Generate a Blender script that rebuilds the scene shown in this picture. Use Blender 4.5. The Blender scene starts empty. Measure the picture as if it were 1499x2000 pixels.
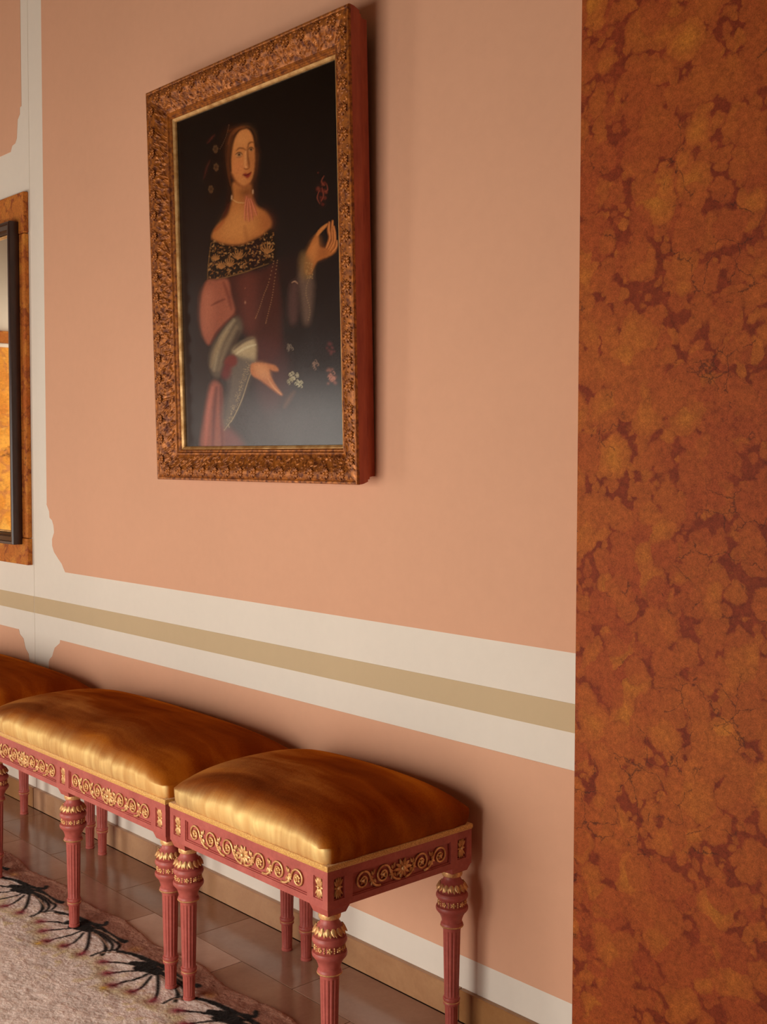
import bpy, math, random
import numpy as np
from mathutils import Matrix, Vector

random.seed(7)
RNG = np.random.default_rng(11)
SC = bpy.context.scene
COL = SC.collection

# ------------------------------------------------------------------ camera
F_PX, PITCH, YAW, ROLL = 2264.3, 0.0466, 0.8340, 0.0021
CAM = Vector((0.0, -1.9056, 1.30))
fw = Vector((-math.sin(YAW) * math.cos(PITCH), math.cos(YAW) * math.cos(PITCH), -math.sin(PITCH)))
rt = Vector((math.cos(YAW), math.sin(YAW), 0.0))
up = rt.cross(fw)
rt2 = rt * math.cos(ROLL) + up * math.sin(ROLL)
up2 = -rt * math.sin(ROLL) + up * math.cos(ROLL)
cd = bpy.data.cameras.new('camera')
cd.sensor_fit = 'VERTICAL'
cd.sensor_height = 36.0
cd.lens = F_PX * 36.0 / 2000.0
cd.clip_start = 0.05
cam = bpy.data.objects.new('camera', cd)
m = Matrix((rt2, up2, -fw)).transposed().to_4x4()
m.translation = CAM
cam.matrix_world = m
COL.objects.link(cam)
SC.camera = cam

# ------------------------------------------------------------------ world, daylight, exposure
w = bpy.data.worlds.new('daylight_world')
SC.world = w
w.use_nodes = True
w.node_tree.nodes['Background'].inputs[0].default_value = (0.75, 0.85, 1.0, 1)
w.node_tree.nodes['Background'].inputs[1].default_value = 0.6
SC.view_settings.view_transform = 'Standard'
SC.view_settings.look = 'None'
SC.view_settings.gamma = 1.0
SC.view_settings.use_curve_mapping = False
SC.view_settings.exposure = 0.0
ROOM = dict(x0=-9.0, x1=2.2, y0=-2.6, y1=0.0, h=3.5)
# windows behind the camera, last two added as fill: x range, z range, power
WINDOWS = [(-6.05, -4.95, 0.04, 1.60, 50.0), (-3.1, -1.4, 0.04, 1.60, 57.0), (-8.9, -8.1, 0.04, 2.60, 40.0)]
for (a, b, z0, z1, pw) in WINDOWS:
    ld = bpy.data.lights.new('window_and_fill_light', 'AREA')
    ld.shape = 'RECTANGLE'
    ld.size = b - a
    ld.size_y = z1 - z0
    ld.energy = pw
    ld.color = (1.0, 0.93, 0.83)
    lo = bpy.data.objects.new('window_and_fill_light', ld)
    lo.location = ((a + b) / 2, ROOM['y0'] - 0.16, (z0 + z1) / 2)
    lo.rotation_euler = (math.pi / 2, 0, 0)       # -Z of the lamp looks along +Y, into the room
    COL.objects.link(lo)


# ------------------------------------------------------------------ helpers
def lin(r, g, b):
    f = lambda c: (c / 255.0 / 12.92) if c / 255.0 <= 0.04045 else ((c / 255.0 + 0.055) / 1.055) ** 2.4
    return (f(r), f(g), f(b))


class MB:
    def __init__(self):
        self.v = []
        self.f = []

    def add(self, vs, fs):
        o = len(self.v)
        self.v += [tuple(map(float, p)) for p in vs]
        self.f += [tuple(int(i) + o for i in q) for q in fs]

    def box(self, x0, x1, y0, y1, z0, z1, bv=0.0):
        if bv <= 0:
            vs = [(x, y, z) for z in (z0, z1) for y in (y0, y1) for x in (x0, x1)]
            self.add(vs, [(0, 2, 3, 1), (4, 5, 7, 6), (0, 1, 5, 4), (2, 6, 7, 3), (0, 4, 6, 2), (1, 3, 7, 5)])
            return
        # chamfered box: each corner gives three vertices
        vs, idx = [], {}
        for i, X in enumerate((x0, x1)):
            for j, Y in enumerate((y0, y1)):
                for k, Z in enumerate((z0, z1)):
                    sx, sy, sz = (1 if i == 0 else -1), (1 if j == 0 else -1), (1 if k == 0 else -1)
                    for ax in range(3):
                        p = [X + sx * bv, Y + sy * bv, Z + sz * bv]
                        p[ax] = (X, Y, Z)[ax]
                        idx[(i, j, k, ax)] = len(vs)
                        vs.append(tuple(p))
        fs = []
        for s in (0, 1):
            q = [idx[(s, 0, 0, 0)], idx[(s, 1, 0, 0)], idx[(s, 1, 1, 0)], idx[(s, 0, 1, 0)]]
            fs.append(q if s else q[::-1])
            q = [idx[(0, s, 0, 1)], idx[(0, s, 1, 1)], idx[(1, s, 1, 1)], idx[(1, s, 0, 1)]]
            fs.append(q if s else q[::-1])
            q = [idx[(0, 0, s, 2)], idx[(1, 0, s, 2)], idx[(1, 1, s, 2)], idx[(0, 1, s, 2)]]
            fs.append(q if s else q[::-1])
        for i in (0, 1):
            for j in (0, 1):
                fs.append([idx[(i, j, 0, 0)], idx[(i, j, 1, 0)], idx[(i, j, 1, 1)], idx[(i, j, 0, 1)]])
                fs.append([idx[(i, 0, j, 0)], idx[(i, 1, j, 0)], idx[(i, 1, j, 2)], idx[(i, 0, j, 2)]])
                fs.append([idx[(0, i, j, 1)], idx[(1, i, j, 1)], idx[(1, i, j, 2)], idx[(0, i, j, 2)]])
                for k in (0, 1):
                    fs.append([idx[(i, j, k, 0)], idx[(i, j, k, 1)], idx[(i, j, k, 2)]])
        self.add(vs, fs)

    def lathe(self, prof, n=32, cx=0.0, cy=0.0, flute=None, caps=True):
        """prof: (r, z) from top to bottom. flute: f(theta, z) -> radius factor"""
        vs, fs = [], []
        for (r, z) in prof:
            for i in range(n):
                t = 2 * math.pi * i / n
                k = flute(t, z) if flute else 1.0
                vs.append((cx + r * k * math.cos(t), cy + r * k * math.sin(t), z))
        for a in range(len(prof) - 1):
            for i in range(n):
                j = (i + 1) % n
                fs.append((a * n + i, (a + 1) * n + i, (a + 1) * n + j, a * n + j))
        if caps:
            fs.append(tuple(range(n)))
            fs.append(tuple((len(prof) - 1) * n + i for i in range(n))[::-1])
        self.add(vs, fs)

    def tube(self, pts, rad, n=6):
        pts = [Vector(p) for p in pts]
        k = len(pts)
        rad = rad if isinstance(rad, (list, tuple, np.ndarray)) else [rad] * k
        vs, fs = [], []
        ref = Vector((0.31, 0.92, 0.17)).normalized()
        for i, p in enumerate(pts):
            t = (pts[min(i + 1, k - 1)] - pts[max(i - 1, 0)])
            t = t.normalized() if t.length > 1e-9 else Vector((0, 0, 1))
            a = t.cross(ref)
            if a.length < 1e-3:
                a = t.cross(Vector((1, 0, 0)))
            a.normalize()
            b = t.cross(a)
            for j in range(n):
                an = 2 * math.pi * j / n
                vs.append(p + (a * math.cos(an) + b * math.sin(an)) * rad[i])
        for i in range(k - 1):
            for j in range(n):
                q = (j + 1) % n
                fs.append((i * n + j, i * n + q, (i + 1) * n + q, (i + 1) * n + j))
        fs.append(tuple(range(n))[::-1])
        fs.append(tuple((k - 1) * n + j for j in range(n)))
        self.add(vs, fs)

    def leaf(self, base, direc, nrm, ln, wd, th, seg=4, curl=0.0):
        """a raised leaf or petal: pointed outline, domed section"""
        base, d, nn = Vector(base), Vector(direc).normalized(), Vector(nrm).normalized()
        s = d.cross(nn).normalized()
        vs, fs = [], []
        for i in range(seg + 1):
            t = i / seg
            wv = wd * (math.sin(math.pi * min(1, 0.18 + 0.82 * t)) ** 0.8) * (0.55 if i == 0 else 1)
            c = base + d * (ln * t) + nn * (curl * t * t)
            h = th * (0.5 + 0.5 * math.sin(math.pi * (0.15 + 0.7 * t)))
            vs += [c - s * wv * 0.5, c - s * wv * 0.22 + nn * h * 0.8, c + nn * h * 0.55, c + s * wv * 0.22 + nn * h * 0.8, c + s * wv * 0.5]
        for i in range(seg):
            for j in range(4):
                a = i * 5 + j
                fs.append((a, a + 1, a + 6, a + 5))
        self.add(vs, fs)

    def ball(self, c, rx, ry, rz, n=8, k=5):
        vs, fs = [], []
        for i in range(k + 1):
            ph = math.pi * i / k
            for j in range(n):
                t = 2 * math.pi * j / n
                vs.append((c[0] + rx * math.sin(ph) * math.cos(t), c[1] + ry * math.sin(ph) * math.sin(t), c[2] + rz * math.cos(ph)))
        for i in range(k):
            for j in range(n):
                q = (j + 1) % n
                fs.append((i * n + j, (i + 1) * n + j, (i + 1) * n + q, i * n + q))
        self.add(vs, fs)

    def mesh(self, name, mat, smooth=False):
        me = bpy.data.meshes.new(name)
        me.from_pydata(self.v, [], self.f)
        me.update()
        if mat:
            me.materials.append(mat)
        if smooth is True:
            me.polygons.foreach_set('use_smooth', [True] * len(me.polygons))
        elif smooth:
            me.polygons.foreach_set('use_smooth', [True] * len(me.polygons))
            me.set_sharp_from_angle(angle=math.radians(smooth))
        return me

    def build(self, name, mat, parent=None, smooth=False, loc=(0, 0, 0)):
        return link(name, self.mesh(name, mat, smooth), parent, loc)


def link(name, me, parent=None, loc=(0, 0, 0), rz=0.0):
    o = bpy.data.objects.new(name, me)
    COL.objects.link(o)
    o.location = loc
    o.rotation_euler = (0, 0, rz)
    if parent:
        o.parent = parent
    return o


def tag(o, label=None, cat=None, group=None, kind=None):
    for k, v in (('label', label), ('category', cat), ('group', group), ('kind', kind)):
        if v:
            o[k] = v
    return o


def empty(name, loc=(0, 0, 0)):
    o = bpy.data.objects.new(name, None)
    o.empty_display_size = 0.1
    COL.objects.link(o)
    o.location = loc
    return o


def grid_mesh(name, P, mat, colors=None, smooth=True):
    """P: array (a, b, 3)"""
    a, b = P.shape[:2]
    me = bpy.data.meshes.new(name)
    n = a * b
    i = np.arange(n).reshape(a, b)
    q = np.stack([i[:-1, :-1], i[:-1, 1:], i[1:, 1:], i[1:, :-1]], -1).reshape(-1)
    nf = (a - 1) * (b - 1)
    me.vertices.add(n)
    me.vertices.foreach_set('co', P.reshape(-1).astype(np.float32))
    me.loops.add(nf * 4)
    me.loops.foreach_set('vertex_index', q.astype(np.int32))
    me.polygons.add(nf)
    me.polygons.foreach_set('loop_start', (np.arange(nf) * 4).astype(np.int32))
    me.polygons.foreach_set('use_smooth', np.full(nf, smooth))
    me.update(calc_edges=True)
    if colors is not None:
        at = me.color_attributes.new('Col', 'FLOAT_COLOR', 'POINT')
        c = np.ones((n, 4), np.float32)
        c[:, :3] = colors.reshape(-1, 3)
        at.data.foreach_set('color', c.reshape(-1))
    me.validate()
    me.materials.append(mat)
    return me


# ------------------------------------------------------------------ node helpers
class NT:
    def __init__(self, name):
        self.m = bpy.data.materials.new(name)
        self.m.use_nodes = True
        self.t = self.m.node_tree
        self.b = self.t.nodes['Principled BSDF']

    def n(self, typ, **kw):
        nd = self.t.nodes.new(typ)
        for k, v in kw.items():
            if k in nd.inputs and not hasattr(type(nd), k):
                nd.inputs[k].default_value = v
            elif hasattr(nd, k):
                setattr(nd, k, v)
            else:
                nd.inputs[k].default_value = v
        return nd

    def l(self, a, b):
        self.t.links.new(a, b)

    def coord(self, scale=(1, 1, 1), rot=(0, 0, 0), loc=(0, 0, 0), kind='Object'):
        tc = self.n('ShaderNodeTexCoord')
        mp = self.n('ShaderNodeMapping')
        mp.inputs['Scale'].default_value = scale
        mp.inputs['Rotation'].default_value = rot
        mp.inputs['Location'].default_value = loc
        self.l(tc.outputs[kind], mp.inputs['Vector'])
        return mp.outputs[0]

    def noise(self, vec, scale, detail=4, rough=0.55, dist=0.0):
        nd = self.n('ShaderNodeTexNoise')
        nd.inputs['Scale'].default_value = scale
        nd.inputs['Detail'].default_value = detail
        nd.inputs['Roughness'].default_value = rough
        nd.inputs['Distortion'].default_value = dist
        self.l(vec, nd.inputs['Vector'])
        return nd

    def voro(self, vec, scale, feature='F1', rnd=1.0):
        nd = self.n('ShaderNodeTexVoronoi')
        nd.feature = feature
        nd.inputs['Scale'].default_value = scale
        nd.inputs['Randomness'].default_value = rnd
        self.l(vec, nd.inputs['Vector'])
        return nd

    def ramp(self, fac, stops, interp='LINEAR'):
        nd = self.n('ShaderNodeValToRGB')
        cr = nd.color_ramp
        cr.interpolation = interp
        while len(cr.elements) < len(stops):
            cr.elements.new(0.5)
        for e, (p, c) in zip(cr.elements, stops):
            e.position = p
            e.color = (c, c, c, 1) if isinstance(c, (int, float)) else (*c[:3], 1)
        self.l(fac, nd.inputs[0])
        return nd.outputs[0]

    def math(self, op, a, b=None, c=None):
        nd = self.n('ShaderNodeMath')
        nd.operation = op
        for i, x in enumerate((a, b, c)):
            if x is None:
                continue
            if isinstance(x, (int, float)):
                nd.inputs[i].default_value = x
            else:
                self.l(x, nd.inputs[i])
        return nd.outputs[0]

    def mix(self, fac, a, b, blend='MIX'):
        nd = self.n('ShaderNodeMix')
        nd.data_type = 'RGBA'
        nd.blend_type = blend
        for sock, x in ((nd.inputs[0], fac), (nd.inputs[6], a), (nd.inputs[7], b)):
            if isinstance(x, (int, float)):
                sock.default_value = x
            elif isinstance(x, tuple):
                sock.default_value = (*x[:3], 1)
            else:
                self.l(x, sock)
        return nd.outputs[2]

    def distort(self, vec, scale, amt, detail=3):
        nz = self.noise(vec, scale, detail)
        vm = self.n('ShaderNodeVectorMath')
        vm.operation = 'MULTIPLY_ADD'
        sub = self.n('ShaderNodeVectorMath')
        sub.operation = 'SUBTRACT'
        self.l(nz.outputs['Color'], sub.inputs[0])
        sub.inputs[1].default_value = (0.5, 0.5, 0.5)
        self.l(sub.outputs[0], vm.inputs[0])
        vm.inputs[1].default_value = (amt, amt, amt)
        self.l(vec, vm.inputs[2])
        return vm.outputs[0]

    def bump(self, h, strength=0.3, dist=0.002, normal=None):
        bp = self.n('ShaderNodeBump')
        bp.inputs['Strength'].default_value = strength
        bp.inputs['Distance'].default_value = dist
        self.l(h, bp.inputs['Height'])
        if normal is not None:
            self.l(normal, bp.inputs['Normal'])
        self.l(bp.outputs[0], self.b.inputs['Normal'])
        return bp.outputs[0]

    def set(self, **kw):
        names = dict(color='Base Color', rough='Roughness', metal='Metallic', spec='Specular IOR Level', coat='Coat Weight',
                     coat_rough='Coat Roughness', sheen='Sheen Weight', sheen_rough='Sheen Roughness', sheen_tint='Sheen Tint', ior='IOR')
        for k, v in kw.items():
            s = self.b.inputs[names[k]]
            if isinstance(v, (int, float)):
                s.default_value = v
            elif isinstance(v, tuple):
                s.default_value = (*v[:3], 1)
            else:
                self.l(v, s)
        return self.m


# ------------------------------------------------------------------ materials
def mat_plaster(name, col, var=0.06, rough=0.75):
    t = NT(name)
    v = t.coord()
    n1 = t.noise(v, 1.6, 4)
    n2 = t.noise(v, 30, 5, 0.6)
    f = t.math('ADD', t.math('MULTIPLY', n1.outputs[0], 0.7), t.math('MULTIPLY', n2.outputs[0], 0.3))
    dark = tuple(c * (1 - var * 2) for c in col)
    lite = tuple(min(1, c * (1 + var)) for c in col)
    c = t.ramp(f, [(0.3, dark), (0.7, lite)])
    t.bump(t.noise(v, 180, 3).outputs[0], 0.08, 0.001)
    return t.set(color=c, rough=rough, spec=0.25)


M = {}
M['pink'] = mat_plaster('pink_wall_paint', (0.715, 0.39, 0.245), 0.03)
M['white'] = mat_plaster('cream_wall_paint', (0.79, 0.715, 0.615), 0.025)
M['tan'] = mat_plaster('tan_stripe_paint', (0.58, 0.435, 0.26), 0.025)
M['ceiling'] = mat_plaster('ceiling_plaster', (0.36, 0.27, 0.19), 0.03)


def mat_marble(name, gold=0.0, seed=0.0, bright=1.0, sc=1.0):
    """nodular red limestone: orange-brown nodules in a darker red matrix with thin dark seams"""
    t = NT(name)
    v0 = t.coord(scale=(sc, sc, sc), loc=(seed, seed * 1.7, seed * 0.6))
    v = t.distort(v0, 7.0, 0.075, 4)
    v = t.distort(v, 42.0, 0.019, 5)
    k = bright
    A = (0.40 * k, 0.088 * k, 0.019 * k)
    B = (0.47 * k, 0.128 * k, 0.021 * k)
    Cc = (0.345 * k, 0.062 * k, 0.017 * k)
    D = (0.200 * k, 0.031 * k, 0.010 * k)
    E_ = (0.56 * k, 0.20 * k, 0.024 * k)
    if gold > 0:
        mx = lambda a, b: tuple(x * (1 - gold) + y * gold for x, y in zip(a, b))
        A, B, Cc, D, E_ = mx(A, (0.72, 0.30, 0.035)), mx(B, (0.85, 0.44, 0.08)), mx(Cc, (0.62, 0.22, 0.03)), mx(D, (0.55, 0.22, 0.06)), mx(E_, (0.95, 0.55, 0.12))
    lo = t.noise(v0, 2.6, 3, 0.5)
    # three sizes of rounded nodules, laid over one another on the dark red matrix
    c = t.mix(t.ramp(t.noise(v0, 18.0, 5, 0.65).outputs[0], [(0.35, 0.0), (0.65, 1.0)]), D, tuple(d * 0.55 + a * 0.45 for d, a in zip(D, Cc)))
    cover = None
    for (scl, off, r0, r1, seam) in ((34.0, 3.3, 0.40, 0.52, 0), (19.0, 9.1, 0.44, 0.52, 0), (10.0, 0.0, 0.47, 0.53, 1), (12.5, 5.2, 0.42, 0.49, 1)):
        vm = t.n('ShaderNodeVectorMath')
        vm.operation = 'ADD'
        t.l(v, vm.inputs[0])
        vm.inputs[1].default_value = (off, off * 0.7, off * 1.3)
        vo = t.voro(vm.outputs[0], scl, 'F1')
        cc_ = t.ramp(vo.outputs['Color'], [(0.08, Cc), (0.45, A), (0.92, B)])
        cc_ = t.mix(t.math('MULTIPLY', t.ramp(lo.outputs[0], [(0.44, 0.0), (0.66, 1.0)]), 0.55), cc_, B)
        if seam:
            hs = t.math('MULTIPLY', t.ramp(vo.outputs['Distance'], [(0.08, 1.0), (0.40, 0.0)]), t.ramp(vo.outputs['Color'], [(0.60, 0.0), (0.80, 1.0)]))
            cc_ = t.mix(t.math('MULTIPLY', hs, 0.7), cc_, E_)
        mk = t.ramp(vo.outputs['Distance'], [(r0, 1.0), (r1, 0.0)])
        rim = t.ramp(vo.outputs['Distance'], [(r0 - 0.05, 0.0), (r0, 1.0), (r1 + 0.02, 0.0)])
        c = t.mix(t.math('MULTIPLY', rim, 0.30), c, D)
        c = t.mix(t.math('MULTIPLY', mk, 0.82), c, cc_)
    # thin black seams that follow the nodules here and there
    sv = t.distort(v, 70.0, 0.014, 3)
    seam = t.voro(sv, 12.0, 'DISTANCE_TO_EDGE')
    sm = t.math('MULTIPLY', t.ramp(seam.outputs[0], [(0.0, 1.0), (0.020, 0.0)]), t.ramp(t.noise(v0, 5.0, 5, 0.75).outputs[0], [(0.53, 0.0), (0.58, 1.0)]))
    c = t.mix(t.math('MULTIPLY', sm, 0.75), c, (0.045, 0.014, 0.008))
    # grain
    gr = t.noise(v0, 420.0, 2, 0.7)
    c = t.mix(0.55, c, t.mix(1.0, c, t.ramp(gr.outputs[0], [(0.25, 0.35), (0.75, 1.7)]), 'MULTIPLY'))
    md = t.noise(v0, 90.0, 4, 0.7)
    c = t.mix(0.60, c, t.mix(1.0, c, t.ramp(md.outputs[0], [(0.3, 0.6), (0.7, 1.4)]), 'MULTIPLY'))
    t.bump(t.math('ADD', t.math('MULTIPLY', gr.outputs[0], 0.5), t.math('MULTIPLY', sm, -0.8)), 0.12, 0.001)
    return t.set(color=c, rough=0.62, spec=0.14)


M['marble'] = mat_marble('red_nodular_marble', 0.0, 0.0, 0.86, 1.2)
M['marble_warm'] = mat_marble('amber_marble_surround', 0.22, 3.1, 1.0, 1.4)
M['marble_gold'] = mat_marble('golden_marble_cladding', 1.0, 7.7, 1.0, 0.6)


def mat_stone(name, a, b, rough, sc=6.0):
    t = NT(name)
    v = t.coord()
    oi = t.n('ShaderNodeObjectInfo')
    vm = t.n('ShaderNodeVectorMath')
    vm.operation = 'MULTIPLY_ADD'
    t.l(oi.outputs['Random'], vm.inputs[0])
    vm.inputs[1].default_value = (37, 17, 5)
    t.l(v, vm.inputs[2])
    vv = vm.outputs[0]
    n1 = t.noise(vv, sc, 6, 0.62, 0.6)
    n2 = t.noise(vv, sc * 14, 4, 0.65)
    f = t.math('ADD', t.math('MULTIPLY', n1.outputs[0], 0.75), t.math('MULTIPLY', n2.outputs[0], 0.25))
    c = t.ramp(f, [(0.32, a), (0.68, b)])
    hv = t.n('ShaderNodeHueSaturation')
    t.l(c, hv.inputs['Color'])
    t.l(t.math('ADD', t.math('MULTIPLY', oi.outputs['Random'], 0.4), 0.80), hv.inputs['Value'])
    t.l(t.math('ADD', t.math('MULTIPLY', oi.outputs['Random'], -0.25), 1.08), hv.inputs['Saturation'])
    return t.set(color=hv.outputs[0], rough=rough, spec=0.5)


M['tile'] = mat_stone('polished_brown_stone_tile', (0.27, 0.125, 0.066), (0.36, 0.185, 0.105), 0.16)
M['tile_light'] = mat_stone('polished_pale_stone_tile', (0.42, 0.25, 0.17), (0.52, 0.33, 0.23), 0.16)
M['skirting'] = mat_stone('honey_stone_skirting', (0.34, 0.155, 0.062), (0.47, 0.245, 0.105), 0.34, 9.0)
t = NT('dark_grout')
M['grout'] = t.set(color=(0.06, 0.028, 0.016), rough=0.8)


def mat_velvet(name, seed=0.0):
    """silk velvet: a dark amber pile with a golden fibre gloss, brushed in long strokes, with shade and gloss set by face direction"""
    t = NT(name)
    v = t.coord(loc=(seed, seed * 0.7, 0))
    vd = t.distort(v, 2.4, 0.20, 2)
    mp = t.n('ShaderNodeMapping')
    mp.inputs['Scale'].default_value = (0.9, 7.0, 3.0)
    mp.inputs['Rotation'].default_value = (0, 0, math.radians(-26))
    t.l(vd, mp.inputs['Vector'])
    st = t.noise(mp.outputs[0], 1.5, 3, 0.55)
    mp2 = t.n('ShaderNodeMapping')
    mp2.inputs['Scale'].default_value = (34.0, 6.0, 3.0)
    t.l(t.distort(v, 9.0, 0.03, 2), mp2.inputs['Vector'])
    st2 = t.noise(mp2.outputs[0], 1.0, 3, 0.6)
    pt = t.noise(v, 5.0, 3, 0.55)
    fine = t.noise(v, 300.0, 2, 0.6)
    f = t.math('ADD', t.math('MULTIPLY', st.outputs[0], 0.75), t.math('MULTIPLY', pt.outputs[0], 0.25))
    f = t.math('ADD', f, t.math('MULTIPLY', t.math('SUBTRACT', fine.outputs[0], 0.5), 0.16))
    c = t.ramp(f, [(0.36, (0.19, 0.027, 0.003)), (0.50, (0.31, 0.060, 0.0045)), (0.64, (0.50, 0.140, 0.010))])
    # shade put on the top: upward normals tilt wallward, varying along each stroke
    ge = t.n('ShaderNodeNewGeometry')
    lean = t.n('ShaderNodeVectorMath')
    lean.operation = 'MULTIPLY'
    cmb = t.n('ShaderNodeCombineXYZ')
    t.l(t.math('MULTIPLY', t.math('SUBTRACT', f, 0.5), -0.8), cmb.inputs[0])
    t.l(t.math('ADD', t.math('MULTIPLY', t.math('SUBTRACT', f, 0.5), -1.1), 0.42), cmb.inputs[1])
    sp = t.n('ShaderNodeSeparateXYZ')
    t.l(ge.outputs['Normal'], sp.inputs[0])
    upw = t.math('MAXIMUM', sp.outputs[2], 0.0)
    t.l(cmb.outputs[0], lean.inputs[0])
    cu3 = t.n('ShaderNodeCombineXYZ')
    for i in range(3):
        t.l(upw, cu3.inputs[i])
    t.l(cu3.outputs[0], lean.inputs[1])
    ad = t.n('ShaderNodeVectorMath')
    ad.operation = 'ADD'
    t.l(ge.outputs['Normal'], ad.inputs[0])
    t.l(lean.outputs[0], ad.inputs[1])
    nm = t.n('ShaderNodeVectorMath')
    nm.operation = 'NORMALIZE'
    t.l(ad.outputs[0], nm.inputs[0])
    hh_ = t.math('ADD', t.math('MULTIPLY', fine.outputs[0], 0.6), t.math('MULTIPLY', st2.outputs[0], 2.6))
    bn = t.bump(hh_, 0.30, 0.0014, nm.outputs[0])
    t.set(color=c, rough=0.9, spec=0.0, sheen=0.12, sheen_rough=0.3, sheen_tint=(1.0, 0.6, 0.2))
    gl = t.n('ShaderNodeBsdfAnisotropic')
    gl.inputs['Color'].default_value = (1.0, 0.82, 0.40, 1)
    gl.inputs['Roughness'].default_value = 0.66
    t.l(bn, gl.inputs['Normal'])
    mx = t.n('ShaderNodeMixShader')
    # gloss put on front faces only, so top and ends stay dark
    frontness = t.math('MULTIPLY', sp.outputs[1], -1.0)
    front_gloss = t.math('MULTIPLY', t.ramp(sp.outputs[2], [(0.30, 1.0), (0.85, 0.06)]), t.ramp(frontness, [(0.30, 0.04), (0.65, 1.0)]))
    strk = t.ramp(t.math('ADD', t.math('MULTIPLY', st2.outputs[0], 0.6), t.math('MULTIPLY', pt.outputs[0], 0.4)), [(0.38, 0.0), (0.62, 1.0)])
    t.l(t.math('MULTIPLY', front_gloss, t.math('ADD', 0.38, t.math('MULTIPLY', strk, 0.40))), mx.inputs[0])
    out = t.t.nodes['Material Output']
    t.l(t.b.outputs[0], mx.inputs[1])
    t.l(gl.outputs[0], mx.inputs[2])
    t.l(mx.outputs[0], out.inputs['Surface'])
    return t.m


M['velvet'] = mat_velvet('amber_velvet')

t = NT('red_painted_wood')
v = t.coord()
n1 = t.noise(v, 14, 5, 0.65)
n2 = t.noise(v, 120, 3, 0.6)
c = t.ramp(t.math('ADD', t.math('MULTIPLY', n1.outputs[0], 0.7), t.math('MULTIPLY', n2.outputs[0], 0.3)),
           [(0.30, (0.33, 0.060, 0.045)), (0.55, (0.475, 0.105, 0.082)), (0.75, (0.56, 0.150, 0.115))])
t.bump(n2.outputs[0], 0.1, 0.001)
M['redwood'] = t.set(color=c, rough=0.42, spec=0.45)


def mat_gilt(name, a, b, rough=0.34, metal=0.85, sc=60):
    t = NT(name)
    v = t.coord()
    n1 = t.noise(v, sc, 4, 0.65)
    c = t.ramp(n1.outputs[0], [(0.35, a), (0.62, b)])
    t.bump(t.noise(v, sc * 4, 3).outputs[0], 0.25, 0.001)
    r = t.ramp(n1.outputs[0], [(0.3, rough + 0.2), (0.7, rough)])
    return t.set(color=c, rough=r, metal=metal)


M['gilt'] = mat_gilt('gilt_ornament', (0.55, 0.24, 0.085), (0.92, 0.58, 0.26), 0.34, 0.55)
M['frame_gilt'] = mat_gilt('antique_frame_gilding', (0.10, 0.019, 0.004), (0.46, 0.145, 0.018), 0.36, 0.34, 70)
M['liner'] = mat_gilt('bright_gilt_liner', (0.40, 0.19, 0.05), (0.68, 0.42, 0.17), 0.38, 0.5, 30)
t = NT('braid_gold_thread')
v = t.coord()
wv = t.n('ShaderNodeTexVoronoi')
wv.inputs['Scale'].default_value = 330
t.l(v, wv.inputs['Vector'])
c = t.ramp(wv.outputs['Distance'], [(0.1, (0.95, 0.58, 0.16)), (0.6, (0.62, 0.30, 0.06))])
t.bump(wv.outputs['Distance'], -0.6, 0.0016)
M['braid'] = t.set(color=c, rough=0.5, spec=0.4, sheen=0.3)
t = NT('frame_side_red_bole')
v = t.coord(scale=(1, 1, 0.25))
n1 = t.noise(v, 40, 5, 0.6)
c = t.ramp(n1.outputs[0], [(0.3, (0.32, 0.052, 0.028)), (0.7, (0.50, 0.110, 0.050))])
M['bole'] = t.set(color=c, rough=0.5, spec=0.35)
t = NT('dark_stained_wood')
v = t.coord(scale=(1, 1, 0.2))
n1 = t.noise(v, 60, 4, 0.6)
c = t.ramp(n1.outputs[0], [(0.3, (0.018, 0.006, 0.004)), (0.7, (0.045, 0.016, 0.010))])
M['darkwood'] = t.set(color=c, rough=0.28, spec=0.5)
t = NT('mirror_glass')
M['mirror'] = t.set(color=(0.86, 0.80, 0.70), rough=0.02, metal=1.0)
t = NT('window_frame_paint')
M['winframe'] = t.set(color=(0.7, 0.64, 0.56), rough=0.5)
t = NT('window_pane_glass')
t.b.inputs['Transmission Weight'].default_value = 1.0
M['glass'] = t.set(color=(1.0, 1.0, 1.0), rough=0.0, ior=1.01)

t = NT('oil_paint_on_canvas')
at = t.n('ShaderNodeVertexColor')
at.layer_name = 'Col'
v = t.coord()
cv = t.n('ShaderNodeTexWave')
cv.inputs['Scale'].default_value = 260
cv.inputs['Distortion'].default_value = 3.0
t.l(v, cv.inputs['Vector'])
nn = t.noise(v, 90, 5, 0.7)
t.bump(t.math('ADD', t.math('MULTIPLY', cv.outputs['Fac'], 0.35), nn.outputs[0]), 0.07, 0.0010)
rr = t.ramp(t.noise(v, 12, 5, 0.6).outputs[0], [(0.3, 0.19), (0.7, 0.22)])
M['oil'] = t.set(color=at.outputs['Color'], rough=rr, spec=0.36)

t = NT('rug_wool')
at = t.n('ShaderNodeVertexColor')
at.layer_name = 'Col'
v = t.coord()
n1 = t.noise(v, 210, 3, 0.7)
n2 = t.noise(t.coord(scale=(0.25, 1.6, 1), rot=(0, 0, math.radians(20))), 24, 4, 0.6)
cc = t.mix(0.55, at.outputs['Color'], t.mix(1.0, at.outputs['Color'], t.ramp(n1.outputs[0], [(0.25, 0.55), (0.75, 1.35)]), 'MULTIPLY'))
cc = t.mix(0.30, cc, t.mix(1.0, cc, t.ramp(n2.outputs[0], [(0.3, 0.75), (0.7, 1.2)]), 'MULTIPLY'))
t.bump(n1.outputs[0], 0.6, 0.003)
M['wool'] = t.set(color=cc, rough=0.95, spec=0.05, sheen=0.06, sheen_rough=0.5, sheen_tint=(1.0, 0.85, 0.75))

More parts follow.
